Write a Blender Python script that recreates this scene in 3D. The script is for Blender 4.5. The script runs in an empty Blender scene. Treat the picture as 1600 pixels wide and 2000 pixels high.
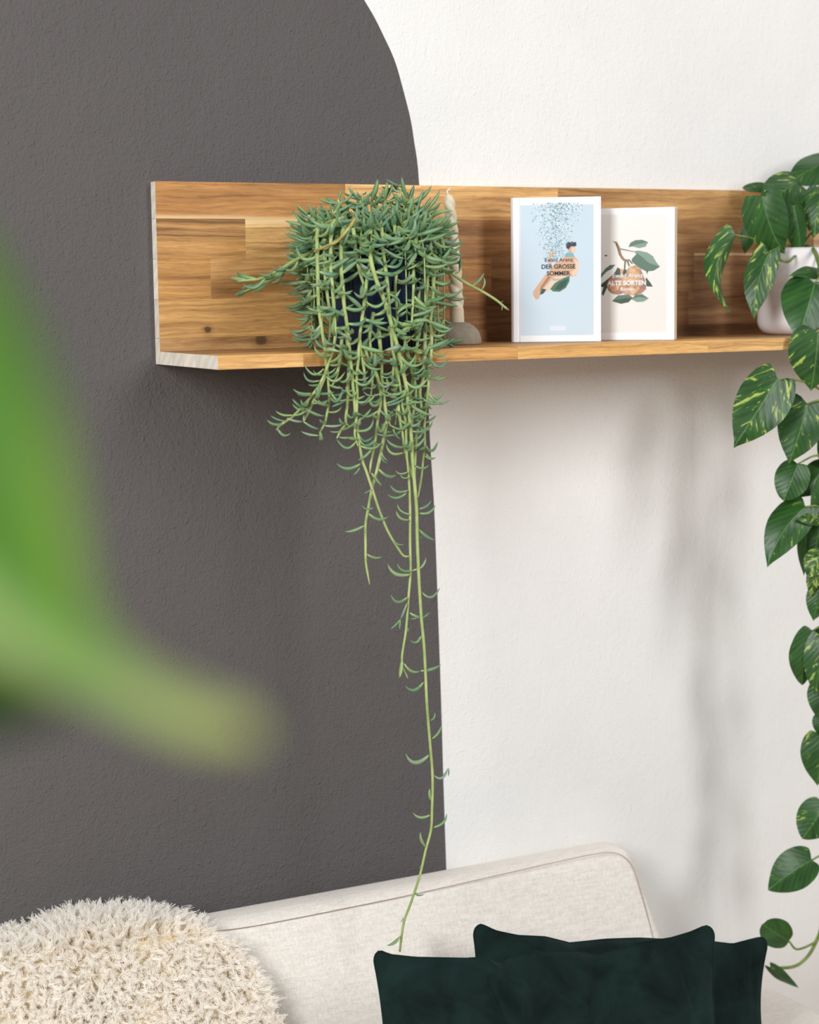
import bpy, bmesh, math, random
import numpy as np
from mathutils import Matrix, Vector
random.seed(7); rng = np.random.default_rng(7)
scn = bpy.context.scene
C = scn.collection

# ------------------------------------------------------------------ camera
F_PX, YAW, PITCH, ROLL = 3604.35, 0.488086, -0.122403, -0.012938
CAM = np.array([-0.893829, -2.427557, 0.104461])
_f = np.array([math.sin(YAW)*math.cos(PITCH), math.cos(YAW)*math.cos(PITCH), math.sin(PITCH)])
_r = np.array([math.cos(YAW), -math.sin(YAW), 0.0]); _u = np.cross(_r, _f)
_c, _s = math.cos(ROLL), math.sin(ROLL)
_r, _u = _c*_r + _s*_u, _c*_u - _s*_r
cd = bpy.data.cameras.new('camera'); cam = bpy.data.objects.new('camera', cd); C.objects.link(cam)
cam.matrix_world = Matrix(((_r[0], _u[0], -_f[0], CAM[0]), (_r[1], _u[1], -_f[1], CAM[1]), (_r[2], _u[2], -_f[2], CAM[2]), (0, 0, 0, 1)))
cd.sensor_fit = 'HORIZONTAL'; cd.sensor_width = 24.0; cd.lens = F_PX/1600*24.0
cd.dof.use_dof = True; cd.dof.focus_distance = 2.55; cd.dof.aperture_fstop = 2.8
cd.clip_start = 0.05
scn.camera = cam

def at(px, py, y):            # where the line of sight through a photo point meets the plane y = const (y = 0 is the wall)
    d = _f + (px-800)/F_PX*_r - (py-1000)/F_PX*_u
    return CAM + d*((y-CAM[1])/d[1])
def at_depth(px, py, dist):
    d = _f + (px-800)/F_PX*_r - (py-1000)/F_PX*_u
    return CAM + d*dist

# ------------------------------------------------------------------ light
w = bpy.data.worlds.new('daylight'); scn.world = w; w.use_nodes = True
w.node_tree.nodes['Background'].inputs[0].default_value = (0.94, 0.97, 1.0, 1)
w.node_tree.nodes['Background'].inputs[1].default_value = 0.26
def area(name, loc, target, sx, sy, power, col):
    l = bpy.data.lights.new(name, 'AREA'); l.shape = 'RECTANGLE'; l.size = sx; l.size_y = sy; l.energy = power; l.color = col
    o = bpy.data.objects.new(name, l); C.objects.link(o); o.location = loc
    o.rotation_euler = (Vector(target)-Vector(loc)).to_track_quat('-Z', 'Y').to_euler(); return o
area('window_light_front', (1.6, -4.2, 1.95), (0.4, 0, 0), 0.9, 2.8, 110, (0.99, 0.992, 1.0))
area('window_light_side', (-2.3, -2.2, 1.0), (0.4, 0, 0), 0.9, 1.5, 92, (0.955, 0.98, 1.0))
scn.view_settings.view_transform = 'Standard'; scn.view_settings.look = 'None'
scn.view_settings.gamma = 1.0; scn.view_settings.use_curve_mapping = False
scn.view_settings.exposure = 0.0
scn.cycles.max_bounces = 16; scn.cycles.diffuse_bounces = 8; scn.cycles.transmission_bounces = 8

# ------------------------------------------------------------------ helpers
WORLD = {}
def setparent(o, p, m=None):
    m = m or Matrix.Identity(4)
    if p is not None:
        o.parent = p; o.matrix_parent_inverse = WORLD[p.name].inverted()
    o.matrix_basis = m; WORLD[o.name] = m
def tag(o, label=None, cat=None, group=None, kind=None):
    if label: o['label'] = label
    if cat: o['category'] = cat
    if group: o['group'] = group
    if kind: o['kind'] = kind
    return o
def thing(name, loc, label, cat, group=None):
    o = bpy.data.objects.new(name, None); C.objects.link(o); o.empty_display_size = 0.05
    setparent(o, None, Matrix.Translation(Vector([float(v) for v in loc]))); return tag(o, label, cat, group)
def mesh(name, verts, faces, mats, smooth=True, midx=None):
    me = bpy.data.meshes.new(name); me.from_pydata([tuple(map(float, v)) for v in verts], [], [tuple(map(int, f)) for f in faces]); me.update()
    for m in (mats if isinstance(mats, (list, tuple)) else [mats]): me.materials.append(m)
    if smooth: me.polygons.foreach_set('use_smooth', [True]*len(me.polygons))
    if midx is not None: me.polygons.foreach_set('material_index', midx)
    return me
def obj(name, me, parent=None, m=None):
    o = bpy.data.objects.new(name, me); C.objects.link(o); setparent(o, parent, m); return o
def mobj(name, verts, faces, mats, parent=None, smooth=True, midx=None):
    return obj(name, mesh(name, verts, faces, mats, smooth, midx), parent)
def bm_to(name, bm, mats, parent=None, smooth=False):
    me = bpy.data.meshes.new(name); bmesh.ops.recalc_face_normals(bm, faces=bm.faces); bm.to_mesh(me); bm.free()
    for m in (mats if isinstance(mats, (list, tuple)) else [mats]): me.materials.append(m)
    if smooth: me.polygons.foreach_set('use_smooth', [True]*len(me.polygons))
    return obj(name, me, parent)
def hexa(bm, P):              # 8 corners: bottom 4 (ccw) then top 4
    v = [bm.verts.new(tuple(map(float, p))) for p in P]
    for f in ((3, 2, 1, 0), (4, 5, 6, 7), (0, 1, 5, 4), (1, 2, 6, 5), (2, 3, 7, 6), (3, 0, 4, 7)): bm.faces.new([v[i] for i in f])
    return v
def box(bm, x0, x1, y0, y1, z0, z1):
    return hexa(bm, [(x0, y0, z0), (x1, y0, z0), (x1, y1, z0), (x0, y1, z0), (x0, y0, z1), (x1, y0, z1), (x1, y1, z1), (x0, y1, z1)])
def bevel(bm, w, seg=1):
    bmesh.ops.bevel(bm, geom=list(bm.edges), offset=w, segments=seg, affect='EDGES', profile=0.5)
def lathe(prof, cx, cy, n=48, rmod=None):
    V = []; Fs = []
    for i, (r, z) in enumerate(prof):
        for k in range(n):
            a = 2*math.pi*k/n; rr = r*(rmod(a, z) if rmod else 1)
            V.append((cx+rr*math.cos(a), cy+rr*math.sin(a), z))
    for i in range(len(prof)-1):
        for k in range(n): Fs.append((i*n+k, i*n+(k+1) % n, (i+1)*n+(k+1) % n, (i+1)*n+k))
    return V, Fs
def catmull(P, per=6):
    P = [np.array(p, float) for p in P]
    if len(P) < 3:
        return np.array([P[0]+(P[-1]-P[0])*t for t in np.linspace(0, 1, per+1)])
    Q = [2*P[0]-P[1]]+P+[2*P[-1]-P[-2]]; out = []
    for i in range(1, len(Q)-2):
        for j in range(per):
            t = j/per
            out.append(0.5*(2*Q[i]+(Q[i+1]-Q[i-1])*t+(2*Q[i-1]-5*Q[i]+4*Q[i+1]-Q[i+2])*t*t+(-Q[i-1]+3*Q[i]-3*Q[i+1]+Q[i+2])*t**3))
    out.append(Q[-2]); return np.array(out)
def tube(path, rad, n=6):
    path = np.array(path); N = len(path); rad = np.full(N, rad) if np.isscalar(rad) else np.asarray(rad)
    T = np.gradient(path, axis=0); T /= np.linalg.norm(T, axis=1)[:, None]+1e-12
    ref = np.array([0.31, 0.9, 0.17]) if abs(T[0] @ np.array([0.31, 0.9, 0.17])) < 0.9 else np.array([1., 0, 0])
    V = []; Fs = []; b = np.cross(T[0], ref)
    for i in range(N):
        b = b-T[i]*(b @ T[i]); b /= np.linalg.norm(b)+1e-12; c = np.cross(T[i], b)
        for k in range(n):
            a = 2*math.pi*k/n; V.append(path[i]+rad[i]*(math.cos(a)*b+math.sin(a)*c))
    for i in range(N-1):
        for k in range(n): Fs.append((i*n+k, i*n+(k+1) % n, (i+1)*n+(k+1) % n, (i+1)*n+k))
    V += [path[0], path[-1]]; a0 = N*n
    for k in range(n): Fs.append((a0, (k+1) % n, k)); Fs.append((a0+1, (N-1)*n+k, (N-1)*n+(k+1) % n))
    return V, Fs
def srgb(r, g, b):
    f = lambda c: (c/255/12.92 if c <= 10 else ((c/255+0.055)/1.055)**2.4)
    return (f(r), f(g), f(b), 1)

# ------------------------------------------------------------------ materials
class NT:
    def __init__(s, name):
        s.m = bpy.data.materials.new(name); s.m.use_nodes = True; s.t = s.m.node_tree; s.b = s.t.nodes['Principled BSDF']
    def n(s, typ, **kw):
        o = s.t.nodes.new(typ)
        for k, v in kw.items(): setattr(o, k, v)
        return o
    def l(s, a, b): s.t.links.new(a, b)
    def math(s, op, a, b=None, c=None):
        o = s.n('ShaderNodeMath', operation=op)
        for i, v in enumerate((a, b, c)):
            if v is None: continue
            if isinstance(v, (int, float)): o.inputs[i].default_value = v
            else: s.l(v, o.inputs[i])
        return o.outputs[0]
    def mix(s, fac, a, b, mode='MIX'):
        o = s.n('ShaderNodeMix', data_type='RGBA', blend_type=mode)
        for i, v in ((0, fac), (6, a), (7, b)):
            if isinstance(v, (int, float)): o.inputs[i].default_value = v
            elif isinstance(v, tuple): o.inputs[i].default_value = v
            else: s.l(v, o.inputs[i])
        return o.outputs[2]
    def ramp(s, fac, stops):
        o = s.n('ShaderNodeValToRGB'); e = o.color_ramp.elements
        while len(e) < len(stops): e.new(0.5)
        for x, (p, c) in zip(e, stops):
            x.position = p; x.color = c if isinstance(c, tuple) else (c, c, c, 1)
        s.l(fac, o.inputs[0]); return o.outputs[0]
    def noise(s, vec, scale, detail=3, rough=0.5, dist=0.0):
        o = s.n('ShaderNodeTexNoise'); o.inputs['Scale'].default_value = scale; o.inputs['Detail'].default_value = detail
        o.inputs['Roughness'].default_value = rough; o.inputs['Distortion'].default_value = dist
        if vec is not None: s.l(vec, o.inputs['Vector'])
        return o.outputs['Fac']
    def coord(s, which='Object'): return s.n('ShaderNodeTexCoord').outputs[which]
    def mapping(s, vec, scale=(1, 1, 1), rot=(0, 0, 0)):
        o = s.n('ShaderNodeMapping'); o.inputs['Scale'].default_value = scale; o.inputs['Rotation'].default_value = rot; s.l(vec, o.inputs['Vector']); return o.outputs[0]
    def vmath(s, op, a, b):
        o = s.n('ShaderNodeVectorMath', operation=op)
        for i, v in enumerate((a, b)):
            if isinstance(v, tuple): o.inputs[i].default_value = v
            else: s.l(v, o.inputs[i])
        return o.outputs['Value'] if op in ('LENGTH', 'DISTANCE') else o.outputs[0]
    def bump(s, h, strength, dist):
        o = s.n('ShaderNodeBump'); o.inputs['Strength'].default_value = strength; o.inputs['Distance'].default_value = dist
        s.l(h, o.inputs['Height']); s.l(o.outputs[0], s.b.inputs['Normal'])
    def color(s, c):
        if isinstance(c, tuple): s.b.inputs['Base Color'].default_value = c
        else: s.l(c, s.b.inputs['Base Color'])
    def set(s, **kw):
        for k, v in kw.items(): s.b.inputs[k.replace('_', ' ')].default_value = v
        return s.m
def flat(name, c, rough=0.6, spec=0.3):
    t = NT(name); t.color(c); return t.set(Roughness=rough, Specular_IOR_Level=spec)

def plaster(name, c, rough, spec, bump_):
    t = NT(name); co = t.coord()
    fine = t.noise(co, 300, 3, 0.6); mid = t.noise(co, 115, 4, 0.6, 0.4); big = t.noise(co, 9, 3, 0.5)
    br = t.noise(t.mapping(co, (60, 1, 22), (0, 0.6, 0)), 1.6, 3, 0.6, 0.8)
    grains = t.ramp(t.noise(co, 120, 1, 0.4), [(0.63, 0.0), (0.72, 1.0)])
    h = t.math('ADD', t.math('MULTIPLY', fine, 0.7), t.math('MULTIPLY', mid, 0.55))
    h = t.math('ADD', h, t.math('MULTIPLY', big, 1.6)); h = t.math('ADD', h, t.math('MULTIPLY', br, 0.5))
    h = t.math('ADD', h, t.math('MULTIPLY', grains, 0.22))
    t.bump(h, 0.75, bump_)
    v = t.ramp(t.noise(co, 3.0, 4, 0.6), [(0.3, 0.96), (0.7, 1.03)])
    t.color(t.mix(1.0, c, v, 'MULTIPLY')); return t.set(Roughness=rough, Specular_IOR_Level=spec)
M_WHITE = plaster('white_plaster', (0.875, 0.86, 0.835, 1), 0.75, 0.25, 0.0017)
M_DARK = plaster('dark_grey_paint', srgb(96, 92, 91), 0.7, 0.12, 0.0036)

def wood(name, knots=()):
    t = NT(name); co = t.coord(); oi = t.n('ShaderNodeObjectInfo')
    off = t.n('ShaderNodeCombineXYZ'); t.l(t.math('MULTIPLY', oi.outputs['Random'], 37.0), off.inputs[0]); t.l(t.math('MULTIPLY', oi.outputs['Random'], 91.0), off.inputs[2])
    v = t.vmath('ADD', co, off.outputs[0])
    wz = t.n('ShaderNodeCombineXYZ'); t.l(t.math('MULTIPLY', t.math('SUBTRACT', t.noise(t.mapping(v, (9, 4, 22)), 1.0, 3, 0.5), 0.5), 0.013), wz.inputs[2]); v = t.vmath('ADD', v, wz.outputs[0])
    big = t.noise(t.mapping(v, (2.2, 9, 26)), 1.0, 4, 0.55, 1.1)
    streak = t.noise(t.mapping(v, (2.0, 34, 85)), 1.0, 6, 0.66, 1.2)
    fine = t.noise(t.mapping(v, (14, 240, 300)), 1.0, 4, 0.7, 0.2)
    pores = t.ramp(t.noise(t.mapping(v, (40, 500, 620)), 1.0, 2, 0.6), [(0.33, 0.72), (0.46, 1.0)])
    f = t.ramp(big, [(0.28, (0.50, 0.40, 0.32, 1)), (0.46, (0.94, 0.92, 0.89, 1)), (0.60, (1.08, 1.08, 1.06, 1)), (0.76, (1.30, 1.38, 1.45, 1))])
    g = t.ramp(streak, [(0.32, (0.56, 0.49, 0.42, 1)), (0.46, (0.95, 0.94, 0.93, 1)), (0.56, (1.04, 1.04, 1.04, 1)), (0.70, (1.24, 1.28, 1.32, 1))])
    h = t.ramp(fine, [(0.25, 0.70), (0.6, 1.08)])
    c = t.mix(1.0, oi.outputs['Color'], f, 'MULTIPLY'); c = t.mix(1.0, c, g, 'MULTIPLY'); c = t.mix(1.0, c, h, 'MULTIPLY'); c = t.mix(0.8, c, pores, 'MULTIPLY')
    gz = t.n('ShaderNodeSeparateXYZ'); t.l(t.coord('Generated'), gz.inputs[0]); z_ = t.math('ADD', gz.outputs[2], t.math('MULTIPLY', t.math('SUBTRACT', big, 0.5), 0.30)); al = oi.outputs['Alpha']
    near = lambda v0: t.math('LESS_THAN', t.math('ABSOLUTE', t.math('SUBTRACT', al, v0)), 0.1)
    sap = t.math('MAXIMUM', t.math('MULTIPLY', near(0.25), t.ramp(z_, [(0.02, 1.0), (0.14, 0.0)])), t.math('MULTIPLY', near(0.5), t.ramp(z_, [(0.82, 0.0), (0.95, 1.0)])))
    c = t.mix(t.math('MULTIPLY', sap, 0.6), c, srgb(246, 214, 160))
    drk = t.math('MULTIPLY', near(0.75), t.math('MULTIPLY', t.ramp(z_, [(0.42, 0.0), (0.60, 1.0)]), t.ramp(streak, [(0.40, 1.0), (0.58, 0.25)])))
    c = t.mix(t.math('MULTIPLY', drk, 0.62), c, srgb(96, 62, 36))
    for kx, kz, r in knots:
        d = t.vmath('DISTANCE', t.mapping(co, (0.8, 0.0, 1.0)), (kx*0.8, 0, kz))
        d = t.math('ADD', d, t.math('MULTIPLY', t.math('SUBTRACT', t.noise(co, 160, 2), 0.5), r*0.5))
        dd = t.math('DIVIDE', d, r)
        ring = t.ramp(t.math('FRACT', t.math('MULTIPLY', dd, 3.2)), [(0.0, 0.62), (0.5, 1.0), (1.0, 0.7)])
        kc = t.mix(1.0, (0.14, 0.075, 0.035, 1), ring, 'MULTIPLY')
        fac = t.ramp(t.math('MULTIPLY', dd, 0.4), [(0.22, 1.0), (0.40, 0.75), (0.46, 0.30), (0.9, 0.0)])
        c = t.mix(fac, c, kc)
    t.color(c); t.bump(t.math('ADD', fine, streak), 0.15, 0.0006)
    return t.set(Roughness=0.5, Specular_IOR_Level=0.35)
M_WOOD = wood('acacia_wood')
tt = NT('acacia_end_grain'); co = tt.coord(); oi = tt.n('ShaderNodeObjectInfo')
rr = tt.math('MULTIPLY', oi.outputs['Random'], 3.0)
wv = tt.n('ShaderNodeTexWave', wave_type='RINGS'); wv.inputs['Scale'].default_value = 17; wv.inputs['Distortion'].default_value = 6; wv.inputs['Detail'].default_value = 3
vv = tt.n('ShaderNodeCombineXYZ'); tt.l(rr, vv.inputs[1]); tt.l(rr, vv.inputs[2]); tt.l(tt.vmath('ADD', co, vv.outputs[0]), wv.inputs['Vector'])
tt.color(tt.mix(1.0, tt.mix(tt.math('MULTIPLY', wv.outputs['Fac'], 0.42), srgb(255, 246, 230), srgb(226, 208, 186)), tt.ramp(tt.math('FRACT', tt.math('MULTIPLY', oi.outputs['Random'], 7.3)), [(0.0, 0.80), (1.0, 1.0)]), 'MULTIPLY')); M_END = tt.set(Roughness=0.7, Specular_IOR_Level=0.2)

# ------------------------------------------------------------------ the setting
Z_FLOOR = -1.56
bm = bmesh.new(); box(bm, -2.6, 3.2, 0.0, 0.12, Z_FLOOR, 1.5)
wall = tag(bm_to('wall_back', bm, M_WHITE), kind='structure')
edge = [(0.4720, -1.56), (0.4516, -0.808), (0.4469, -0.5942), (0.4422, -0.3941), (0.4370, -0.2444), (0.4301, -0.0968), (0.4250, 0.08), (0.4175, 0.2552),
        (0.4099, 0.3181), (0.4016, 0.3570), (0.3835, 0.4199), (0.3592, 0.4696), (0.3326, 0.5113), (0.285, 0.575), (0.22, 0.64), (0.14, 0.70), (0.04, 0.755), (-0.08, 0.80), (-0.25, 0.835), (-0.418, 0.845)]
fine_edge = catmull([(x, 0, z) for x, z in edge], 5)
fine_edge[:, 0] += np.interp(np.arange(len(fine_edge)), np.arange(0, len(fine_edge), 3), rng.normal(0, 0.0005, len(range(0, len(fine_edge), 3))))
V = []; Fs = []; ne = len(fine_edge)
for p in fine_edge: V += [(-0.84-p[0], 0.0002, p[2]), (-0.84-p[0], -0.0006, p[2]), (p[0], -0.0006, p[2]), (p[0], 0.0002, p[2])]
for i in range(ne-1):
    for k in range(3): Fs.append((4*i+k, 4*i+k+1, 4*i+k+5, 4*i+k+4))
arch = mobj('painted_arch', V, Fs, M_DARK, wall, smooth=False); tag(arch, 'charcoal grey painted arch')
tf = NT('floor_wood'); co = tf.coord(); tf.color(tf.ramp(tf.noise(tf.mapping(co, (1.5, 14, 1)), 3, 5), [(0.3, srgb(176, 140, 100)), (0.7, srgb(206, 172, 130))])); M_FLOOR = tf.set(Roughness=0.5)
bm = bmesh.new(); box(bm, -2.6, 3.2, -3.4, 0.0, Z_FLOOR-0.05, Z_FLOOR)
tag(bm_to('floor', bm, M_FLOOR), kind='structure')

# ------------------------------------------------------------------ wall shelf
H, D, T = 0.2491, 0.2280, 0.018
shelf = thing('wall_shelf', (0.6, -0.02, 0), 'long L-shaped wall shelf of acacia staves with pale sawn ends', 'shelf')
def part_empty(name, parent):
    o = bpy.data.objects.new(name, None); C.objects.link(o); setparent(o, parent); return o
back_board = part_empty('back_board', shelf); shelf_board = part_empty('shelf_board', shelf)
XEND = 1.55
def stave(x0, x1, y0, y1, z0, z1, col, parent, mat=M_WOOD, band=1.0):
    bm = bmesh.new(); g = 0.00003
    c = ((x0+x1)/2, (y0+y1)/2, (z0+z1)/2)
    box(bm, x0+g-c[0], x1-g-c[0], y0+g-c[1], y1-g-c[1], z0+g-c[2], z1-g-c[2]); bevel(bm, 0.0002)
    bmesh.ops.recalc_face_normals(bm, faces=bm.faces); bm.normal_update()
    me = bpy.data.meshes.new('stave')
    for f in bm.faces: f.material_index = 1 if abs(f.normal.x) > 0.8 else 0
    bm.to_mesh(me); bm.free(); me.materials.append(mat); me.materials.append(M_END)
    o = obj('stave', me, parent, Matrix.Translation(c)); o.color = srgb(*col)[:3]+(band,); return o
def bx(px, py): return at(px, py, -T)[0]
rows = [
 (0.1988, 0.2491, 390, [(675, (186, 132, 74)), (1090, (232, 182, 118)), (1450, (198, 152, 98)), (9999, (205, 150, 90))]),
 (0.1440, 0.1988, 465, [(480, (194, 144, 84)), (815, (214, 168, 106)), (1175, (170, 122, 76)), (1590, (176, 132, 88)), (9999, (224, 190, 145))]),
 (0.0889, 0.1440, 543, [(412, (188, 138, 78)), (705, (202, 154, 96)), (960, (184, 132, 78)), (1356, (160, 118, 76)), (9999, (172, 132, 94))]),
 (0.0355, 0.0889, 620, [(778, (202, 154, 94)), (951, (164, 116, 70)), (1345, (148, 106, 68)), (9999, (166, 126, 88))]),
 (0.0, 0.0355, 670, [(762, (188, 144, 94)), (952, (160, 112, 68)), (1330, (124, 86, 52)), (9999, (132, 94, 60))]),
]
M_KNOT = {}
for ri, (z0, z1, pym, parts) in enumerate(rows):
    x0 = 0.0
    for si, (px, col) in enumerate(parts):
        x1 = XEND if px == 9999 else bx(px, pym)
        mat = M_WOOD; cx, cz = (x0+x1)/2, (z0+z1)/2
        if ri == 3 and si == 0:
            k = at(406, 644, -T); mat = wood('acacia_wood_small_knot', [(k[0]-cx, k[2]-cz, 0.0042)])
        if ri == 4 and si == 0:
            k = at(510, 664, -T); mat = wood('acacia_wood_large_knot', [(k[0]-cx, k[2]-cz, 0.0068)])
        stave(x0, x1, -T, -0.0005, z0, z1, col, back_board, mat, {(0, 0): 0.25, (1, 0): 0.75, (1, 1): 0.5}.get((ri, si), 1.0)); x0 = x1
# pale sapwood inlay strip at the right
pa = at(1356, 497, -T); tagp = stave(pa[0], XEND, -T-0.0003, -T+0.002, pa[2]-0.0020, pa[2]+0.0020, (226, 190, 150), back_board)
ys = [-T, -0.066, -0.105, -0.152, -D]
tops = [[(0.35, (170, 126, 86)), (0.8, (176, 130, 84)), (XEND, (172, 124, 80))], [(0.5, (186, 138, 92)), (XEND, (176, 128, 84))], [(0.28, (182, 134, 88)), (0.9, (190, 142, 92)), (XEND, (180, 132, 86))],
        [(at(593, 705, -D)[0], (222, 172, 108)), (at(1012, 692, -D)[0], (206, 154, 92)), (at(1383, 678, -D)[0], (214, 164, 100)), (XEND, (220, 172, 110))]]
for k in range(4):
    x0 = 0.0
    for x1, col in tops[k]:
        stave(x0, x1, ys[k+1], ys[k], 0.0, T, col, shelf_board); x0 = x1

# ------------------------------------------------------------------ sofa
tt = NT('cream_linen'); co = tt.coord()
w1 = tt.n('ShaderNodeTexWave', bands_direction='X'); w1.inputs['Scale'].default_value = 230; w1.inputs['Distortion'].default_value = 1.5; w1.inputs['Detail'].default_value = 1; tt.l(co, w1.inputs['Vector'])
w2 = tt.n('ShaderNodeTexWave', bands_direction='Z'); w2.inputs['Scale'].default_value = 230; w2.inputs['Distortion'].default_value = 1.5; w2.inputs['Detail'].default_value = 1; tt.l(co, w2.inputs['Vector'])
weave = tt.math('MULTIPLY', w1.outputs['Fac'], w2.outputs['Fac'])
thr = tt.math('ADD', tt.noise(tt.mapping(co, (300, 300, 18)), 1, 3), tt.noise(tt.mapping(co, (40, 300, 300)), 1, 3))
sp = tt.noise(co, 500, 2)
hh = tt.math('ADD', tt.math('MULTIPLY', weave, 0.6), tt.math('MULTIPLY', thr, 0.8))
tt.bump(hh, 0.5, 0.0008)
cc = tt.ramp(tt.math('ADD', tt.math('MULTIPLY', thr, 0.35), tt.math('MULTIPLY', sp, 0.35)), [(0.35, srgb(222, 212, 200)), (0.66, srgb(250, 243, 234))])
tt.color(cc); M_LINEN = tt.set(Roughness=0.9, Specular_IOR_Level=0.15, Sheen_Weight=0.2)
M_SEAM = flat('seam_thread', srgb(164, 144, 124), 0.9)
M_LEG = flat('dark_wood_leg', srgb(84, 58, 40), 0.5)
sofa = thing('sofa', (0.0, -0.5, Z_FLOOR), 'cream linen sofa standing against the wall below the shelf', 'sofa')
ZT = -0.783
def sofa_part(name, P, bw, seg):
    bm = bmesh.new(); hexa(bm, P); bevel(bm, bw, seg); return bm_to(name, bm, M_LINEN, sofa, True)
# backrest: front raked, right end slightly flared
def back_pts(x0, x1, flare):
    return [(x0, -0.245, -1.14), (x1+flare, -0.245, -1.14), (x1+flare, -0.02, -1.14), (x0, -0.02, -1.14),
            (x0, -0.086, ZT), (x1, -0.086, ZT), (x1-0.003, -0.02, ZT), (x0, -0.02, ZT)]
bm = bmesh.new(); hexa(bm, back_pts(-1.15, 0.742, 0.06)); bevel(bm, 0.022, 4)
backrest = bm_to('backrest', bm, M_LINEN, sofa, True)
seam_px = [(380, 1823), (500, 1808), (700, 1769), (824, 1743), (970, 1710), (1094, 1682), (1167, 1667), (1200, 1666), (1222, 1676), (1238, 1698), (1252, 1742), (1268, 1800), (1290, 1890)]
def front_y(z): return -0.086-(ZT-z)*(0.245-0.086)/(1.14+ZT)
def on_front(px, py):
    y = -0.09
    for _ in range(12): y = front_y(min(at(px, py, y)[2], ZT-0.012))-0.0004
    return at(px, py, y)
sp_ = catmull([on_front(*p) for p in seam_px], 6)
V, Fs = tube(sp_, 0.0006, 5); seam = mobj('seam', V, Fs, M_SEAM, backrest); tag(seam, 'brown stitched seam')
sofa_part('seat', [(-1.15, -0.92, -1.42), (1.045, -0.92, -1.42), (1.045, -0.05, -1.42), (-1.15, -0.05, -1.42), (-1.15, -0.92, -1.072), (1.045, -0.92, -1.072), (1.045, -0.05, -1.072), (-1.15, -0.05, -1.072)], 0.03, 4)
for lx, ly in ((-1.05, -0.85), (-1.05, -0.12), (0.95, -0.85), (0.95, -0.12)):
    V, Fs = tube([(lx, ly, Z_FLOOR), (lx, ly, -1.42)], [0.016, 0.024], 12); mobj('leg', V, Fs, M_LEG, sofa)

# ------------------------------------------------------------------ cushions
tt = NT('dark_green_velvet'); co = tt.coord()
nz = tt.noise(co, 16, 4, 0.6, 0.6); nf = tt.noise(co, 900, 2)
tt.color(tt.ramp(nz, [(0.32, (0.0022, 0.0080, 0.0070, 1)), (0.68, (0.0085, 0.0235, 0.0205, 1))])); tt.bump(nf, 0.25, 0.0006)
tt.b.inputs['Sheen Tint'].default_value = (0.35, 0.62, 0.56, 1)
M_VELVET = tt.set(Roughness=0.85, Specular_IOR_Level=0.15, Sheen_Weight=0.13, Sheen_Roughness=0.4)
def cushion(label, tl, tr, yl, yr, height, lean, thick, prof, creases, seed):
    A = at(*tl, yl); B = at(*tr, yr); X = (B-A); W = np.linalg.norm(X); X = X/W
    up = np.array([0, 0, 1.0]); N0 = np.cross(X, up); N0 /= np.linalg.norm(N0)      # toward viewer (-y)
    if N0[1] > 0: N0 = -N0
    Dn = -np.array([0, 0, 1.0])*math.cos(lean)+N0*math.sin(lean); Dn -= X*(Dn @ X); Dn /= np.linalg.norm(Dn)
    Nn = np.cross(Dn, X); Nn = Nn if Nn[1] < 0 else -Nn
    nu, nv = 72, 44; r = np.random.default_rng(seed)
    root = thing('cushion', A+X*W/2+Dn*height, label, 'cushion', 'dark green velvet cushions')
    pu = np.array([p[0] for p in prof]); pd = np.array([p[1] for p in prof])
    def pt(i, j, side):
        u, v = i/nu, j/nv
        a_, b_ = min(u, 1-u)*W, min(v, 1-v)*height; rc = 0.020
        if a_ < rc and b_ < rc:
            p_, q_ = 1-a_/rc, 1-b_/rc; h_ = math.hypot(p_, q_)
            if h_ > 0: k_ = max(p_, q_)/h_; a_, b_ = rc*(1-p_*k_), rc*(1-q_*k_); u = a_/W if u < 0.5 else 1-a_/W; v = b_/height if v < 0.5 else 1-b_/height
        eu, ev = 1-abs(2*u-1), 1-abs(2*v-1)
        top = np.interp(u, pu, pd)                       # metres below the corner line
        sag = 0.014*math.sin(math.pi*v)**0.8             # sides pull in
        x = u*W; s = 2*u-1
        x = W/2+(x-W/2)*(1-2*sag/W*(abs(s)**3))
        d = top*(1-v)**1.5 + v*height - 0.012*math.sin(math.pi*u)*v**3
        puff = thick*(1-(1-min(1, eu*1.0))**2.2)**0.7*(1-(1-min(1, ev))**2.4)**0.62
        wr = 0
        for cu, cv, ang, amp, sg, ln in creases:
            a, b = (u-cu)*W/height, v-cv
            t1 = a*math.cos(ang)+b*math.sin(ang); t2 = -a*math.sin(ang)+b*math.cos(ang)
            wr += 1.6*amp*math.exp(-(t2/sg)**2)*math.exp(-(t1/ln)**2)
        puff += wr*min(1, 4*ev, 4*eu)*(1 if side > 0 else 0.3)
        return A+X*x+Dn*d+Nn*puff*side
    for side, nm in ((1, 'front_panel'), (-1, 'back_panel')):
        V = [pt(i, j, side) for j in range(nv+1) for i in range(nu+1)]
        Fs = [(j*(nu+1)+i, (j+1)*(nu+1)+i, (j+1)*(nu+1)+i+1, j*(nu+1)+i+1)[::1 if side > 0 else -1] for j in range(nv) for i in range(nu)]
        mobj(nm, V, Fs, M_VELVET, root)
    path = [pt(i, 0, 1) for i in range(nu+1)]+[pt(nu, j, 1) for j in range(1, nv+1)]+[pt(i, nv, 1) for i in range(nu-1, -1, -1)]+[pt(0, j, 1) for j in range(nv-1, 0, -1)]
    V, Fs = tube(path+[path[0]], 0.0013, 6); mobj('edge_seam', V, Fs, M_VELVET, root)
    return root
K = 1/1340.0
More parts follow.
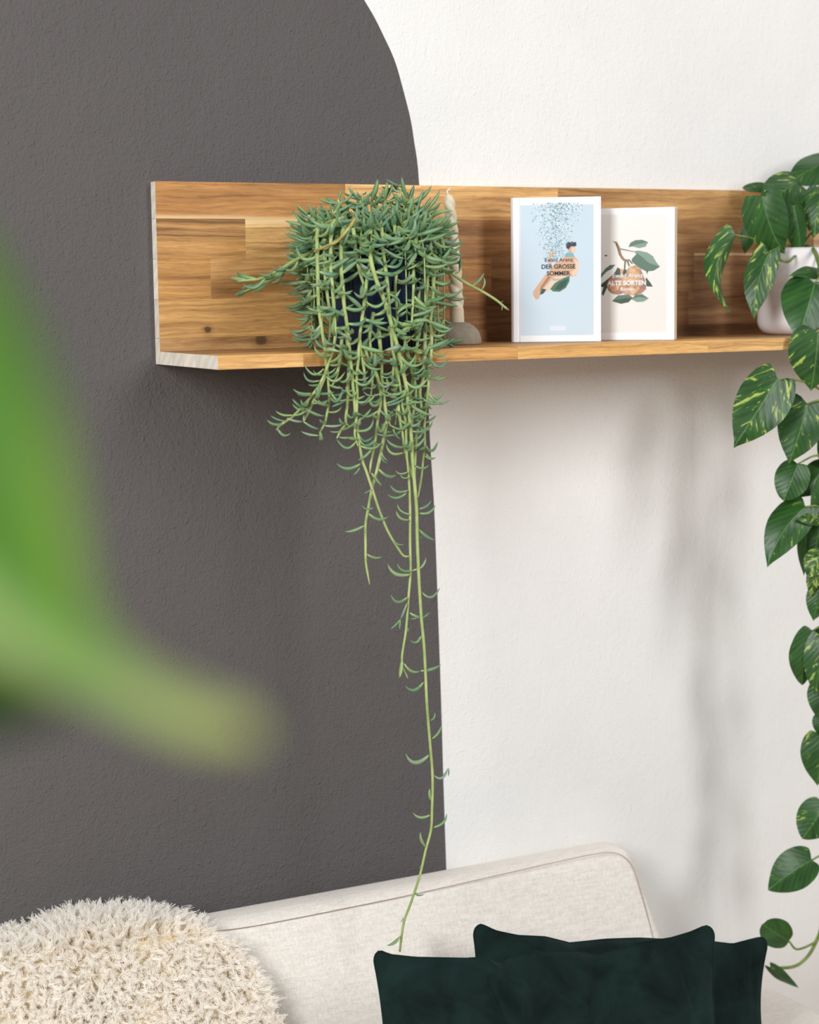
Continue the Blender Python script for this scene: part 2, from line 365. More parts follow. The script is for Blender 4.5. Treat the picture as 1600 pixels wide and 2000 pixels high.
# depth of the top edge below the line joining the two corners, in metres
profF = [(0, 0.0), (0.02, 0.002), (0.05, 0.010), (0.12, 0.016), (0.26, 0.022), (0.32, 0.022), (0.355, 0.032), (0.39, 0.025), (0.46, 0.020), (0.57, 0.022), (0.64, 0.030), (0.69, 0.026), (0.76, 0.018), (0.86, 0.014), (0.92, 0.008), (0.97, 0.0), (1, 0.0)]
profB = [(0, 0.0), (0.03, 0.001), (0.08, 0.010), (0.15, 0.015), (0.24, 0.015), (0.32, 0.022), (0.44, 0.014), (0.55, 0.010), (0.68, 0.010), (0.80, 0.010), (0.87, 0.012), (0.93, 0.004), (0.98, -0.002), (1, 0.0)]
cushion('dark green velvet cushion in front, leaning on the other cushion', (724, 1852), (1398, 1806), -0.330, -0.400, 0.255, 0.30, 0.042, profF,
        [(0.33, 0.22, 1.35, -0.012, 0.05, 0.3), (0.36, 0.15, 0.9, 0.010, 0.06, 0.2), (0.62, 0.1, 1.9, -0.008, 0.05, 0.18), (0.55, 0.35, 1.6, 0.006, 0.08, 0.3), (0.9, 0.3, 1.3, -0.006, 0.03, 0.3), (0.15, 0.4, 1.2, 0.006, 0.1, 0.3), (0.75, 0.2, 0.5, 0.006, 0.06, 0.2)], 3)
cushion('dark green velvet cushion behind, between the front cushion and the sofa back', (920, 1802), (1504, 1832), -0.205, -0.290, 0.180, 0.26, 0.038, profB,
        [(0.2, 0.12, 0.8, -0.008, 0.05, 0.2), (0.95, 0.3, 1.5, -0.008, 0.03, 0.25), (0.5, 0.2, 1.2, 0.006, 0.08, 0.25)], 5)

# ------------------------------------------------------------------ sheepskin
tt = NT('cream_wool'); hi = tt.n('ShaderNodeHairInfo')
tt.color(tt.mix(hi.outputs['Intercept'], srgb(253, 244, 222), srgb(255, 252, 245)))
M_WOOL = tt.m
wc = tt.mix(hi.outputs['Intercept'], srgb(253, 247, 236), srgb(255, 252, 247))
df = tt.n('ShaderNodeBsdfDiffuse'); tr = tt.n('ShaderNodeBsdfTranslucent'); mx = tt.n('ShaderNodeMixShader'); mx.inputs[0].default_value = 0.4
tt.l(wc, df.inputs[0]); tt.l(wc, tr.inputs[0]); tt.l(df.outputs[0], mx.inputs[1]); tt.l(tr.outputs[0], mx.inputs[2]); tt.l(mx.outputs[0], tt.t.nodes['Material Output'].inputs['Surface'])
M_HIDE = flat('cream_hide', srgb(250, 240, 216), 0.9)
skin = thing('sheepskin', (-0.2, -0.3, -1.10), 'cream curly sheepskin throw draped over the sofa back', 'throw')
sec = catmull([(0, -0.012, -0.86), (0, -0.010, -0.80), (0, -0.022, -0.781), (0, -0.080, -0.780), (0, -0.112, -0.790), (0, -0.162, -0.876), (0, -0.220, -0.975), (0, -0.262, -1.034), (0, -0.32, -1.056), (0, -0.62, -1.056)], 8)
sl = np.r_[0, np.cumsum(np.linalg.norm(np.diff(sec, axis=0), axis=1))]
XL, XR = -0.60, 0.066
def hide(u, s):        # u in 0..1 across, s arclength
    y = np.interp(s, sl, sec[:, 1]); z = np.interp(s, sl, sec[:, 2])
    edge_r = np.interp(s, [0, 0.10, 0.15, 0.20, 0.25, 0.30, 0.5], [-0.05, -0.040, -0.005, 0.034, 0.070, 0.076, 0.072])+0.006*math.sin(s*61+1)
    x = XL+(edge_r-XL)*u
    return np.array([x, y, z])
nu, ns = 60, 60; V = []; Fs = []
for j in range(ns+1):
    for i in range(nu+1): V.append(hide(i/nu, sl[-1]*j/ns))
for j in range(ns):
    for i in range(nu): Fs.append((j*(nu+1)+i, j*(nu+1)+i+1, (j+1)*(nu+1)+i+1, (j+1)*(nu+1)+i))
hd = mobj('hide', V, Fs, M_HIDE, skin)
NL, NFB, NP = 9500, 13, 8
P = np.zeros((NL*NFB, NP, 3)); q = 0
tt_ = np.linspace(0, 1, NP)
for k in range(NL):
    u = 1-rng.random()**1.0*0.86; s = 0.03+rng.random()*0.52
    p0 = hide(u, s); e = 0.004
    du = hide(min(1, u+e), s)-hide(u-e, s); ds = hide(u, s+e)-hide(u, s-e)
    nrm = np.cross(du, ds); nrm /= np.linalg.norm(nrm)
    if nrm @ (CAM-p0) < 0 and not (s < 0.1): nrm = -nrm
    if s < 0.13 and nrm[2] < 0: nrm = -nrm
    lump = 0.010*math.sin(p0[0]*31+1.0)+0.006*math.sin(p0[0]*57+s*40)
    L = 0.026+lump*0.4+rng.normal(0, 0.003)
    if s < 0.17: L = np.interp(p0[0], [-0.30, -0.20, -0.12, -0.075, -0.02], [0.026, 0.030, 0.042, 0.034, 0.026])+lump*0.25+rng.normal(0, 0.003)
    if u > 0.94: L *= 0.8
    lat = np.cross(nrm, [0, 0, 1.0]); lat /= np.linalg.norm(lat)+1e-9; dwn = np.cross(nrm, lat)
    bend = rng.normal(0, 0.45)*lat+(rng.normal(0.0, 0.45))*dwn+np.array([0, 0, -0.35 if s > 0.16 else 0.0])
    edge = max(0, (u-0.9)/0.1); bend = bend+np.array([0.7*edge, 0, 0])
    ax = nrm+0.55*bend; ax /= np.linalg.norm(ax)
    b1 = np.cross(ax, [0.3, 0.2, 0.9]); b1 /= np.linalg.norm(b1); b2 = np.cross(ax, b1)
    ph = rng.random()*6.28; turns = rng.uniform(0.8, 1.7); rad = rng.uniform(0.0012, 0.0030)
    core = p0[None]+ax[None]*(tt_*L)[:, None]+(bend*0.5)[None]*(tt_**2*L)[:, None]
    core += rad*tt_[:, None]**0.7*(np.cos(ph+turns*6.28*tt_)[:, None]*b1+np.sin(ph+turns*6.28*tt_)[:, None]*b2)
    for m in range(NFB):
        o = rng.normal(0, 0.0021, 2); tight = (1-0.5*tt_**2)
        j = rng.normal(0, 0.0009, (NP, 3))*tt_[:, None]
        ll = rng.uniform(0.8, 1.0)
        cr = core if ll > 0.97 else np.stack([np.interp(tt_*ll, tt_, core[:, a]) for a in range(3)], 1)
        P[q] = cr+(o[0]*b1+o[1]*b2)[None]*tight[:, None]+j; q += 1
hc = bpy.data.hair_curves.new('fleece'); hc.add_curves([NP]*len(P))
hc.points.foreach_set('position', P.astype(np.float32).ravel())
ra = hc.attributes.get('radius') or hc.attributes.new('radius', 'FLOAT', 'POINT')
ra.data.foreach_set('value', np.tile(np.linspace(0.00042, 0.00026, NP), len(P)).astype(np.float32))
hc.materials.append(M_WOOL)
fl = obj('fleece', hc, skin); tag(fl, kind='stuff')

# ------------------------------------------------------------------ trailing succulent (thin banana-shaped leaves)
tt = NT('succulent_leaf'); oi = tt.n('ShaderNodeObjectInfo'); al = tt.n('ShaderNodeAttribute', attribute_name='along'); rn = tt.n('ShaderNodeAttribute', attribute_name='rnd')
rv = tt.math('FRACT', tt.math('ADD', oi.outputs['Random'], rn.outputs['Fac']))
base = tt.ramp(rv, [(0.0, srgb(108, 146, 104)), (0.3, srgb(134, 164, 112)), (0.6, srgb(100, 138, 112)), (0.85, srgb(146, 172, 108)), (1.0, srgb(136, 160, 140))])
cl = tt.mix(tt.ramp(al.outputs['Fac'], [(0.0, 0.85), (0.28, 0.0)]), base, srgb(182, 198, 124))
cl = tt.mix(tt.ramp(al.outputs['Fac'], [(0.82, 0.0), (1.0, 0.55)]), cl, srgb(104, 124, 98))
tt.color(cl); M_SLEAF = tt.set(Roughness=0.42, Specular_IOR_Level=0.4)
tt = NT('succulent_stem'); co = tt.coord()
tt.color(tt.ramp(tt.noise(co, 40, 3), [(0.3, srgb(142, 164, 98)), (0.55, srgb(172, 188, 120)), (0.75, srgb(188, 198, 136))])); M_SSTEM = tt.set(Roughness=0.5)
tt = NT('woody_stem'); co = tt.coord(); tt.color(tt.ramp(tt.noise(co, 90, 3), [(0.3, srgb(150, 128, 66)), (0.7, srgb(190, 178, 100))])); M_WOODY = tt.set(Roughness=0.6)
tt = NT('blue_glaze'); co = tt.coord(); tt.color(tt.ramp(tt.noise(co, 14, 3), [(0.3, srgb(13, 24, 46)), (0.7, srgb(24, 44, 80))])); M_BLUE = tt.set(Roughness=0.22, Specular_IOR_Level=0.5)
M_SOIL = flat('potting_soil', srgb(46, 34, 26), 0.95)
PC = at(737, 600, -0.150); PX, PY = PC[0], -0.150
succ = thing('trailing_succulent', (PX, PY, T), 'trailing succulent with thin curved leaves in a ribbed dark blue pot', 'potted plant')
Hp = 0.148
prof = [(0.0, T+0.0005), (0.060, T+0.0005), (0.063, T+0.004), (0.066, T+0.04), (0.070, T+0.09), (0.074, T+Hp-0.01), (0.075, T+Hp), (0.071, T+Hp), (0.069, T+Hp-0.012), (0.068, T+Hp-0.03)]
V, Fs = lathe(prof, PX, PY, 318, lambda a, z: 1+(0.016*abs(math.cos(26.5*a)) if z > T+0.003 else 0)-0.016)
mobj('pot', V, Fs, M_BLUE, succ)
V, Fs = lathe([(0.0, T+Hp-0.016), (0.04, T+Hp-0.012), (0.0695, T+Hp-0.022)], PX, PY, 40); mobj('soil', V, Fs, M_SOIL, succ)
YS = -0.236
strands = [  # photo trace, depth at start, depth at the rest
 ([(655, 430), (630, 440), (620, 455), (620, 500), (621, 545), (622, 590), (626, 626), (632, 664), (635, 681), (637, 707), (640, 732), (643, 769), (642, 790), (638, 811), (634, 828), (624, 846)], -0.18, -0.236, 1),
 ([(672, 425), (652, 435), (647, 455), (646, 526), (649, 557), (652, 595), (654, 632), (655, 655), (652, 676), (647, 695), (640, 715), (627, 746), (613, 768), (592, 793), (570, 815), (548, 830), (540, 840)], -0.2, -0.240, 1),
 ([(638, 722), (634, 735), (624, 760), (613, 780), (603, 804), (594, 822)], -0.239, -0.236, 0),
 ([(690, 430), (672, 445), (667, 474), (667, 535), (670, 564), (672, 595), (676, 622), (680, 651), (682, 676), (685, 707), (687, 725), (691, 769), (694, 804), (698, 838), (702, 866), (708, 900), (715, 919), (728, 958), (741, 997), (757, 1036), (775, 1067), (788, 1085), (799, 1087)], -0.2, -0.244, 1),
 ([(722, 450), (725, 490), (719, 532), (714, 570), (710, 601), (706, 632), (702, 664), (700, 701), (697, 735), (698, 769), (696, 818), (693, 850), (700, 872)], -0.21, -0.246, 1),
 ([(702, 664), (704, 682), (707, 701), (711, 721), (712, 749), (709, 762)], -0.245, -0.240, 0),
 ([(715, 440), (716, 465), (721, 486), (727, 520), (737, 552), (750, 585), (756, 605), (762, 623), (769, 651), (776, 674), (782, 701), (788, 728), (794, 756), (797, 787), (801, 824), (804, 859), (806, 900), (810, 945), (814, 997), (815, 1049), (817, 1101), (819, 1140), (823, 1205), (828, 1257), (831, 1309), (834, 1376), (840, 1451), (845, 1516), (844, 1581), (842, 1620), (832, 1659), (820, 1711), (803, 1763), (789, 1802), (781, 1858)], -0.21, -0.250, 1),
 ([(742, 425), (746, 455), (748, 490), (754, 531), (758, 568), (760, 602), (764, 640), (767, 678), (771, 699), (776, 721), (782, 762), (786, 790), (793, 824), (794, 859), (795, 890), (798, 919), (801, 984), (801, 1062), (802, 1114), (798, 1166), (793, 1231), (785, 1290), (796, 1324)], -0.21, -0.243, 1),
 ([(740, 640), (742, 668), (745, 701), (746, 735), (750, 769), (753, 797), (757, 815), (763, 833)], -0.236, -0.238, 0),
 ([(712, 680), (721, 707), (735, 731), (743, 762), (743, 787), (739, 811), (736, 838), (732, 866), (725, 900), (722, 925)], -0.238, -0.238, 0),
 ([(748, 780), (756, 815), (754, 831), (749, 859), (742, 893), (736, 919), (728, 948), (720, 989), (714, 1025), (714, 1062), (715, 1101), (722, 1141)], -0.234, -0.234, 1),
 ([(838, 420), (849, 444), (850, 500), (847, 548), (846, 582), (841, 623), (843, 651), (843, 678), (842, 700), (838, 724), (837, 749), (835, 776), (831, 804), (829, 838), (830, 873), (827, 896), (823, 932), (817, 971)], -0.17, -0.236, 1),
 ([(790, 440), (797, 459), (802, 490), (807, 520), (808, 548), (807, 582), (805, 623), (805, 646)], -0.2, -0.240, 0),
 ([(820, 450), (832, 490), (835, 548), (834, 589), (831, 619), (817, 644), (793, 671)], -0.19, -0.236, 0),
 ([(830, 640), (830, 690), (826, 742), (820, 762), (823, 804), (817, 831), (813, 859), (811, 900), (809, 960), (812, 985)], -0.232, -0.234, 0),
 ([(765, 700), (775, 720), (779, 801), (786, 845), (790, 872), (797, 905), (806, 935)], -0.238, -0.240, 0),
 ([(668, 660), (665, 694), (661, 718), (656, 739), (647, 756)], -0.234, -0.234, 0),
 ([(676, 640), (682, 707), (680, 749), (680, 776), (676, 811), (675, 828), (665, 842), (658, 856)], -0.234, -0.234, 0),
 ([(640, 470), (608, 492), (577, 508), (546, 527), (520, 540), (499, 546), (464, 549)], -0.16, -0.165, 0),
 ([(585, 505), (552, 530), (532, 544), (517, 552), (498, 560), (478, 569)], -0.15, -0.150, 0),
 ([(840, 425), (850, 452), (859, 490), (871, 520), (884, 534), (899, 546), (920, 558), (945, 571), (969, 586), (985, 599), (993, 605)], -0.17, -0.185, 0),
 ([(690, 445), (700, 520), (712, 560), (718, 600)], -0.22, -0.232, 0),
 ([(770, 440), (778, 500), (772, 560), (776, 620), (768, 660)], -0.21, -0.234, 0),
 ([(815, 450), (822, 520), (818, 580), (822, 630), (812, 690), (806, 740), (800, 790)], -0.19, -0.232, 0),
 ([(636, 450), (634, 520), (640, 580), (646, 620), (642, 670)], -0.17, -0.225, 0),
 ([(760, 640), (772, 680), (768, 740), (776, 790), (772, 830)], -0.234, -0.234, 0),
 ([(790, 660), (800, 710), (812, 760), (806, 820), (800, 880)], -0.232, -0.232, 0),
 ([(730, 610), (722, 660), (728, 720), (724, 780)], -0.233, -0.233, 0),
]
leaves = []          # (base, tip, up-vector, sag index, width index)
def add_leaf(b, t, up, sag, wide=1): leaves.append((np.array(b, float), np.array(t, float), np.array(up, float), sag, wide))
CDIR = np.array([-0.47, -0.88, 0.0])
stem_paths = []
for si, (tr_, y0, y1, auto) in enumerate(strands):
    n_ = len(tr_); pts = []
    for i, (px, py) in enumerate(tr_):
        f = min(1, i/4.0); y = y0+(y1-y0)*f
        if si == 6 and py > 1640: y = -0.250+(py-1640)/215*0.035
        pts.append(at(px, py, y))
    path = catmull(pts, 6); L = len(path)
    rad = np.linspace(0.0029, 0.0016, L); rad[-3:] *= 0.7
    if si == 6: rad = np.linspace(0.0032, 0.0017, L)
    V, Fs = tube(path, rad, 7); mobj('stem', V, Fs, M_SSTEM, succ); stem_paths.append(path)
    # leaves along the strand
    acc = 0; step = 0.0062; k = rng.random()*6
    sparse_from = 890
    for i in range(1, L-1):
        acc += np.linalg.norm(path[i]-path[i-1])
        if acc < step: continue
        acc = 0; p = path[i]
        py = np.interp(i/(L-1), np.linspace(0, 1, n_), [q_[1] for q_ in tr_])
        if py > 880: break
        step = rng.uniform(0.0085, 0.0150) if py > 700 else rng.uniform(0.0080, 0.0140)
        if si in (18, 19): step = 0.012
        if si == 20: break
        k += 2.4; a = k
        out = np.array([math.cos(a), math.sin(a), 0])
        if p[1] > -0.21 and si not in (18, 19, 20) : pass
        if out[1] > 0.35: out[1] *= -0.8
        Tg = path[min(i+1, L-1)]-path[i-1]; Tg /= np.linalg.norm(Tg)
        hang = abs(Tg[2])
        Ln = rng.uniform(0.024, 0.040)*(0.8 if py > 700 else 0.95)
        d = out*rng.uniform(0.7, 1.0)+Tg*rng.uniform(-0.15, 0.45)+np.array([0, 0, rng.uniform(0.0, 0.55)])
        if si in (18, 19): d = Tg*0.9+out*0.35+np.array([0, 0, rng.uniform(-0.1, 0.5)])
        d /= np.linalg.norm(d)
        if py < 690 and si not in (18, 19, 20):
            d = d+rng.normal(0, 0.35, 3)*np.array([1, 0.5, 1.0]); d /= np.linalg.norm(d)
            add_leaf(p, p+d*Ln, np.array([0, 0, 0.6])+rng.normal(0, 0.8, 3)*np.array([1, 1, 0.6]), rng.integers(1, 6))
        else: add_leaf(p, p+d*Ln, (0, 0, 1) if hang > 0.4 else out, rng.integers(1, 6))
# traced leaves on the bare lower strands: (base, tip, sag)
def za(ox, oy, s, L_): return [((ox+a/s, oy+b/s), (ox+c/s, oy+d/s), g) for a, b, c, d, g in L_]
traced = za(640, 880, 3.847, [(600, 300, 470, 258, 3), (590, 320, 450, 328, 3), (620, 480, 523, 395, 3), (610, 520, 515, 452, 3), (680, 440, 782, 370, 2), (685, 470, 810, 408, 3), (680, 590, 812, 675, 1), (640, 900, 520, 848, 3),
    (620, 930, 450, 850, 3), (705, 1060, 845, 1030, 5), (600, 1100, 475, 1083, 4), (620, 1220, 770, 1213, 3), (690, 1240, 618, 1262, 2), (705, 1390, 622, 1425, 4), (575, 1600, 700, 1655, 3), (700, 1655, 852, 1608, 1), (720, 1740, 582, 1765, 4),
    (245, 100, 68, 95, 3), (240, 130, 193, 182, 1), (385, 140, 530, 172, 3), (340, 430, 258, 412, 3), (310, 475, 458, 492, 3), (272, 565, 128, 610, 1), (298, 780, 410, 795, 2), (490, 670, 578, 702, 3), (595, 1150, 545, 1270, 0), (548, 1270, 470, 1345, 0), (545, 1270, 540, 1345, 0),
    (560, 1580, 540, 1710, 0), (690, 640, 715, 650, 4), (640, 900, 740, 800, 3), (600, 1330, 603, 1360, 0), (330, 170, 410, 270, 0), (330, 290, 270, 325, 0), (650, 110, 765, 105, 3), (600, 160, 510, 150, 3), (610, 200, 545, 180, 3), (735, 40, 812, 52, 3), (400, 20, 455, 95, 3)])
traced += za(720, 1360, 3.846, [(460, 182, 497, 118, 4), (470, 322, 545, 218, 2), (455, 440, 278, 430, 4), (485, 590, 600, 535, 5), (600, 600, 604, 540, 0), (468, 780, 460, 690, 2), (465, 890, 333, 872, 3), (485, 985, 588, 880, 3), (430, 1130, 390, 1018, 2), (395, 1270, 375, 1288, 3), (355, 1440, 420, 1487, 5), (262, 1660, 240, 1700, 1), (240, 1800, 135, 1872, 2)])
traced += za(510, 680, 7.27, [(890, 290, 615, 240, 5), (830, 460, 605, 340, 4), (720, 640, 455, 578, 2), (720, 660, 505, 650, 1), (600, 850, 445, 718, 1), (450, 950, 205, 888, 2), (300, 1075, 85, 1018, 2), (280, 1090, 220, 1165, 0), (370, 995, 600, 1040, 1), (600, 1040, 830, 1150, 1), (630, 860, 910, 965, 1), (815, 1240, 565, 1178, 1),
    (750, 720, 950, 740, 4), (980, 600, 1230, 720, 4), (1230, 715, 1000, 835, 0), (910, 1100, 1160, 1080, 1), (1215, 1060, 1330, 1070, 5), (1130, 1180, 975, 1180, 1), (1310, 1265, 1090, 1255, 1), (600, 1030, 610, 940, 0), ])
traced += za(680, 680, 7.27, [(1150, 640, 1440, 740, 4), (860, 785, 1190, 950, 1), (1180, 180, 1425, 145, 5), (1215, 60, 1410, 50, 4), (440, 650, 215, 610, 3), (420, 890, 150, 930, 3), (140, 1030, 330, 850, 1), (530, 630, 590, 470, 1), (540, 1040, 460, 1130, 0), (640, 1150, 760, 1300, 2), (800, 1410, 545, 1290, 2), (790, 1480, 540, 1360, 4),
    (480, 1480, 570, 1600, 2), (1110, 1500, 1245, 1550, 3), (160, 1290, 380, 1290, 5), (180, 1390, 480, 1330, 3), (330, 1440, 140, 1590, 1), (1080, 250, 870, 350, 3), (1020, 870, 940, 930, 3), (1050, 1200, 930, 1280, 3), (250, 550, 410, 500, 4), (480, 400, 620, 370, 3)])
# conspicuous tips round the crown
crown = za(720, 340, 8.0, [(60, 400, 145, 80, 1), (250, 380, 290, 120, 1), (265, 400, 375, 130, 1), (520, 200, 275, 75, 1), (600, 380, 520, 40, 1), (640, 400, 710, 165, 0), (640, 480, 985, 185, 1), (760, 520, 850, 250, 0), (850, 560, 975, 360, 0), (900, 560, 1115, 245, 1), (880, 640, 1115, 475, 1), (960, 740, 1300, 505, 0), (1030, 740, 1220, 635, 0), (1040, 770, 1200, 770, 1), (1040, 790, 1290, 825, 1), (1060, 900, 1275, 880, 1),
    (1150, 1140, 1410, 990, 1), (1100, 1160, 1200, 1010, 3), (1200, 1320, 1260, 1150, 4), (1120, 1260, 780, 1250, 1), (1180, 1430, 820, 1440, 2), (1190, 1440, 1040, 1590, 2), (1420, 1520, 1440, 1270, 0), (620, 960, 420, 860, 1), (680, 920, 800, 800, 0), (660, 1100, 970, 950, 1), (200, 880, 510, 790, 1), (200, 900, 0, 1050, 1), (210, 1150, -160, 1140, 0), (640, 900, 780, 1020, 0), (600, 1000, 530, 1390, 0), (390, 900, 270, 1280, 1), (60, 1260, 240, 1500, 3)])
crown += za(560, 330, 8.0, [(330, 720, 150, 550, 0), (260, 800, 100, 650, 1), (430, 760, 470, 570, 2), (700, 640, 500, 620, 1), (800, 480, 850, 310, 1), (830, 520, 780, 640, 0), (1150, 480, 970, 280, 1), (1240, 520, 960, 590, 2), (1180, 400, 1250, 350, 1), (1320, 520, 1420, 150, 0), (1380, 760, 1180, 650, 1), (1500, 880, 1030, 730, 1), (430, 930, 60, 830, 2), (300, 1050, 0, 920, 1), (330, 1080, -100, 1000, 0), (250, 1150, 0, 1040, 1), (250, 1250, -60, 1170, 0), (300, 1350, 0, 1330, 0), (420, 1330, 180, 1190, 1), (720, 880, 450, 740, 1), (660, 1140, 500, 980, 0), (840, 1020, 760, 850, 1), (1180, 1560, 1140, 1250, 4), (1540, 1560, 1330, 1330, 3), (990, 1580, 700, 1400, 0), (340, 1450, 120, 1420, 2), (330, 1560, 60, 1540, 2)])
crown += za(430, 380, 5.882, [(850, 230, 840, 180, 1), (800, 430, 610, 405, 1), (780, 510, 590, 505, 1), (820, 640, 680, 615, 1), (820, 690, 600, 670, 1), (760, 780, 580, 765, 1), (1000, 860, 790, 830, 1), (880, 880, 680, 885, 1), (1000, 930, 810, 965, 0), (960, 960, 800, 1085, 1), (990, 1060, 860, 1060, 1), (960, 1100, 840, 1125, 1), (940, 1160, 820, 1260, 0), (1010, 1290, 760, 1270, 1), (960, 1330, 760, 1400, 0), (1090, 1420, 930, 1370, 2), (1150, 1580, 945, 1735, 0), (1190, 1800, 960, 1790, 2), (1240, 1860, 1080, 1870, 2), (380, 960, 120, 920, 1), (200, 1000, 100, 920, 0), (200, 1000, 110, 1100, 0), (660, 880, 490, 1025, 1), (620, 830, 400, 740, 1), (540, 890, 480, 830, 0), (270, 1110, 200, 1065, 0), (340, 1060, 300, 1010, 1), (1060, 1480, 1000, 1450, 3), (1000, 1520, 1120, 1540, 3)])
crown += za(560, 520, 8.0, [(880, 350, 760, 200, 4), (870, 350, 940, 60, 4), (1220, 380, 930, 215, 1), (930, 620, 1090, 380, 4), (740, 440, 1160, 510, 3), (700, 680, 560, 350, 3), (720, 860, 450, 790, 1), (890, 720, 780, 790, 3), (1430, 330, 1290, 500, 2), (1290, 520, 1470, 610, 3), (1150, 1130, 1400, 900, 0), (1120, 1090, 1080, 770, 2), (1470, 1130, 1300, 1130, 5), (1580, 650, 1480, 540, 3), (1540, 210, 1250, 50, 0), (1180, 640, 1040, 680, 3), (540, 600, 250, 450, 2), (520, 830, 240, 760, 3), (960, 1240, 750, 1180, 3), (690, 1370, 480, 1420, 3), (620, 1080, 590, 850, 3), (1410, 900, 1600, 990, 4), (1280, 1350, 1520, 1360, 3), (1250, 1600, 1260, 1350, 1)])
crown += za(700, 520, 7.27, [(1080, 540, 1320, 350, 3), (1070, 380, 1340, 240, 2), (1080, 270, 1240, 40, 3), (980, 380, 880, 320, 2), (800, 240, 1050, 200, 1), (430, 300, 550, 120, 4), (420, 600, 660, 450, 2), (800, 530, 1010, 590, 2), (960, 450, 800, 360, 1), (670, 580, 760, 480, 0), (980, 740, 840, 640, 3), (760, 640, 590, 590, 1), (440, 890, 250, 690, 4), (590, 1150, 1010, 1100, 3), (560, 1000, 700, 780, 0), (600, 1010, 750, 880, 0), (760, 870, 590, 710, 1), (1090, 700, 1190, 720, 5), (540, 780, 620, 860, 4), (870, 1280, 740, 1200, 1), (500, 1000, 650, 1120, 1)])
for (b, t, g) in traced:
    y = -0.247 if b[1] > 700 else -0.24
    if b[1] > 1640: y = -0.250+(b[1]-1640)/215*0.035
    B = at(*b, y); Tp = at(*t, y+rng.normal(0, 0.004)); add_leaf(B, Tp, (0, 0, 1), int(g), 1)
for (b, t, g) in za(840, 350, 5.712, [(470, 1192, 605, 1045, 1), (580, 1228, 590, 1085, 3), (350, 1112, 385, 1060, 4), (330, 1030, 340, 850, 0), (230, 1050, 330, 1025, 2), (760, 1355, 818, 1350, 4), (800, 1395, 800, 1470, 1), (830, 1420, 892, 1466, 0), (140, 900, 60, 1090, 1)]):
    add_leaf(at(*b, -0.185), at(*t, -0.185), (0, 0, 1), g, 1)
for (b, t, g) in crown:
    # depth follows the pot's round: nearer in front of the pot, further at its sides and top
    mx_ = (b[0]+t[0])/2; s_ = (mx_-737)/150
    yy = -0.150-0.092*math.sqrt(max(0.0, 1-min(1, s_*s_*0.9)))*min(1, max(0.15, (min(b[1], t[1])-370)/110))
    yy = min(yy, -0.06); B = at(*b, yy)
    if b[1] < 432:
        rt = np.array([PX+(B[0]-PX)*0.55, PY+(B[1]-PY)*0.5, T+Hp-0.012]); pth = catmull([rt, (rt+B)/2+np.array([0, 0, 0.004]), B], 5)
        V, Fs = tube(pth, np.linspace(0.0019, 0.0013, len(pth)), 6); mobj('stem', V, Fs, M_SSTEM, succ)
        for q_ in (0.45, 0.6, 0.75, 0.9, 0.97):
            a0 = rng.uniform(0, 6.28); pb_ = pth[int(q_*(len(pth)-1))]; dd_ = np.array([math.cos(a0), math.sin(a0)*0.7, rng.uniform(0.2, 0.9)]); dd_ /= np.linalg.norm(dd_)
            if (pb_+dd_*0.034)[1] < -0.024: add_leaf(pb_, pb_+dd_*rng.uniform(0.022, 0.034), (0, 0, 1), rng.integers(0, 3)); Tp = at(*t, yy+rng.normal(0, 0.006)); add_leaf(B, Tp, (0, 0, 1), int(g), 1)
# mound of short shoots filling the pot top and its sides
for k in range(92):
    a = rng.uniform(-math.pi, math.pi)
    if k > 52: a = rng.choice([2.7, 2.4, 3.05, -0.4, -0.1, 2.75])+rng.normal(0, 0.25)
    r0 = rng.uniform(0.0, 0.05); p0 = np.array([PX+r0*math.cos(a), PY+r0*math.sin(a), T+Hp-0.014])
    rise = rng.uniform(0.02, 0.05) if k < 40 else rng.uniform(0.015, 0.03); reach = rng.uniform(0.055, 0.092); fall = rng.uniform(0.0, 0.05) if k < 45 else rng.uniform(0.03, 0.14)
    reach += 0.016*(math.cos(a-2.7) > 0.6)
    if math.sin(a) > 0.2: reach = min(reach, 0.085); 
    o = np.array([math.cos(a), math.sin(a), 0])
    p1 = p0+np.array([0, 0, rise*0.8])+o*(reach-r0)*0.4; p2 = np.array([PX, PY, T+Hp])+o*reach+np.array([0, 0, rise*0.5-0.01]); p3 = p2+o*0.006+np.array([0, 0, -fall])
    path = catmull([p0, p1, p2, p3], 5)
    if path[:, 1].max() > -0.03: continue
    V, Fs = tube(path, np.linspace(0.0019, 0.001, len(path)), 6); mobj('stem', V, Fs, M_SSTEM, succ)
    L = len(path); kk = rng.random()*6
    for i in range(3, L):
        for _ in range(1 if i < L-2 else 2):
            Tg = path[min(i+1, L-1)]-path[i-1]; Tg /= np.linalg.norm(Tg)
            kk += 2.4; q1 = np.cross(Tg, [0.1, 0.2, 0.95]); q1 /= np.linalg.norm(q1); q2 = np.cross(Tg, q1)
            rd = math.cos(kk)*q1+math.sin(kk)*q2
            d = Tg*rng.uniform(0.1, 0.7)+rd*0.8+o*0.35+np.array([0, 0, rng.uniform(-0.05, 0.45)]); d /= np.linalg.norm(d)
            Ln = rng.uniform(0.024, 0.042); tip = path[i]+d*Ln
            if tip[1] > -0.024: continue
            if tip[2] > T+Hp+0.075: continue
            add_leaf(path[i], tip, (0, 0, 1), rng.integers(0, 4))
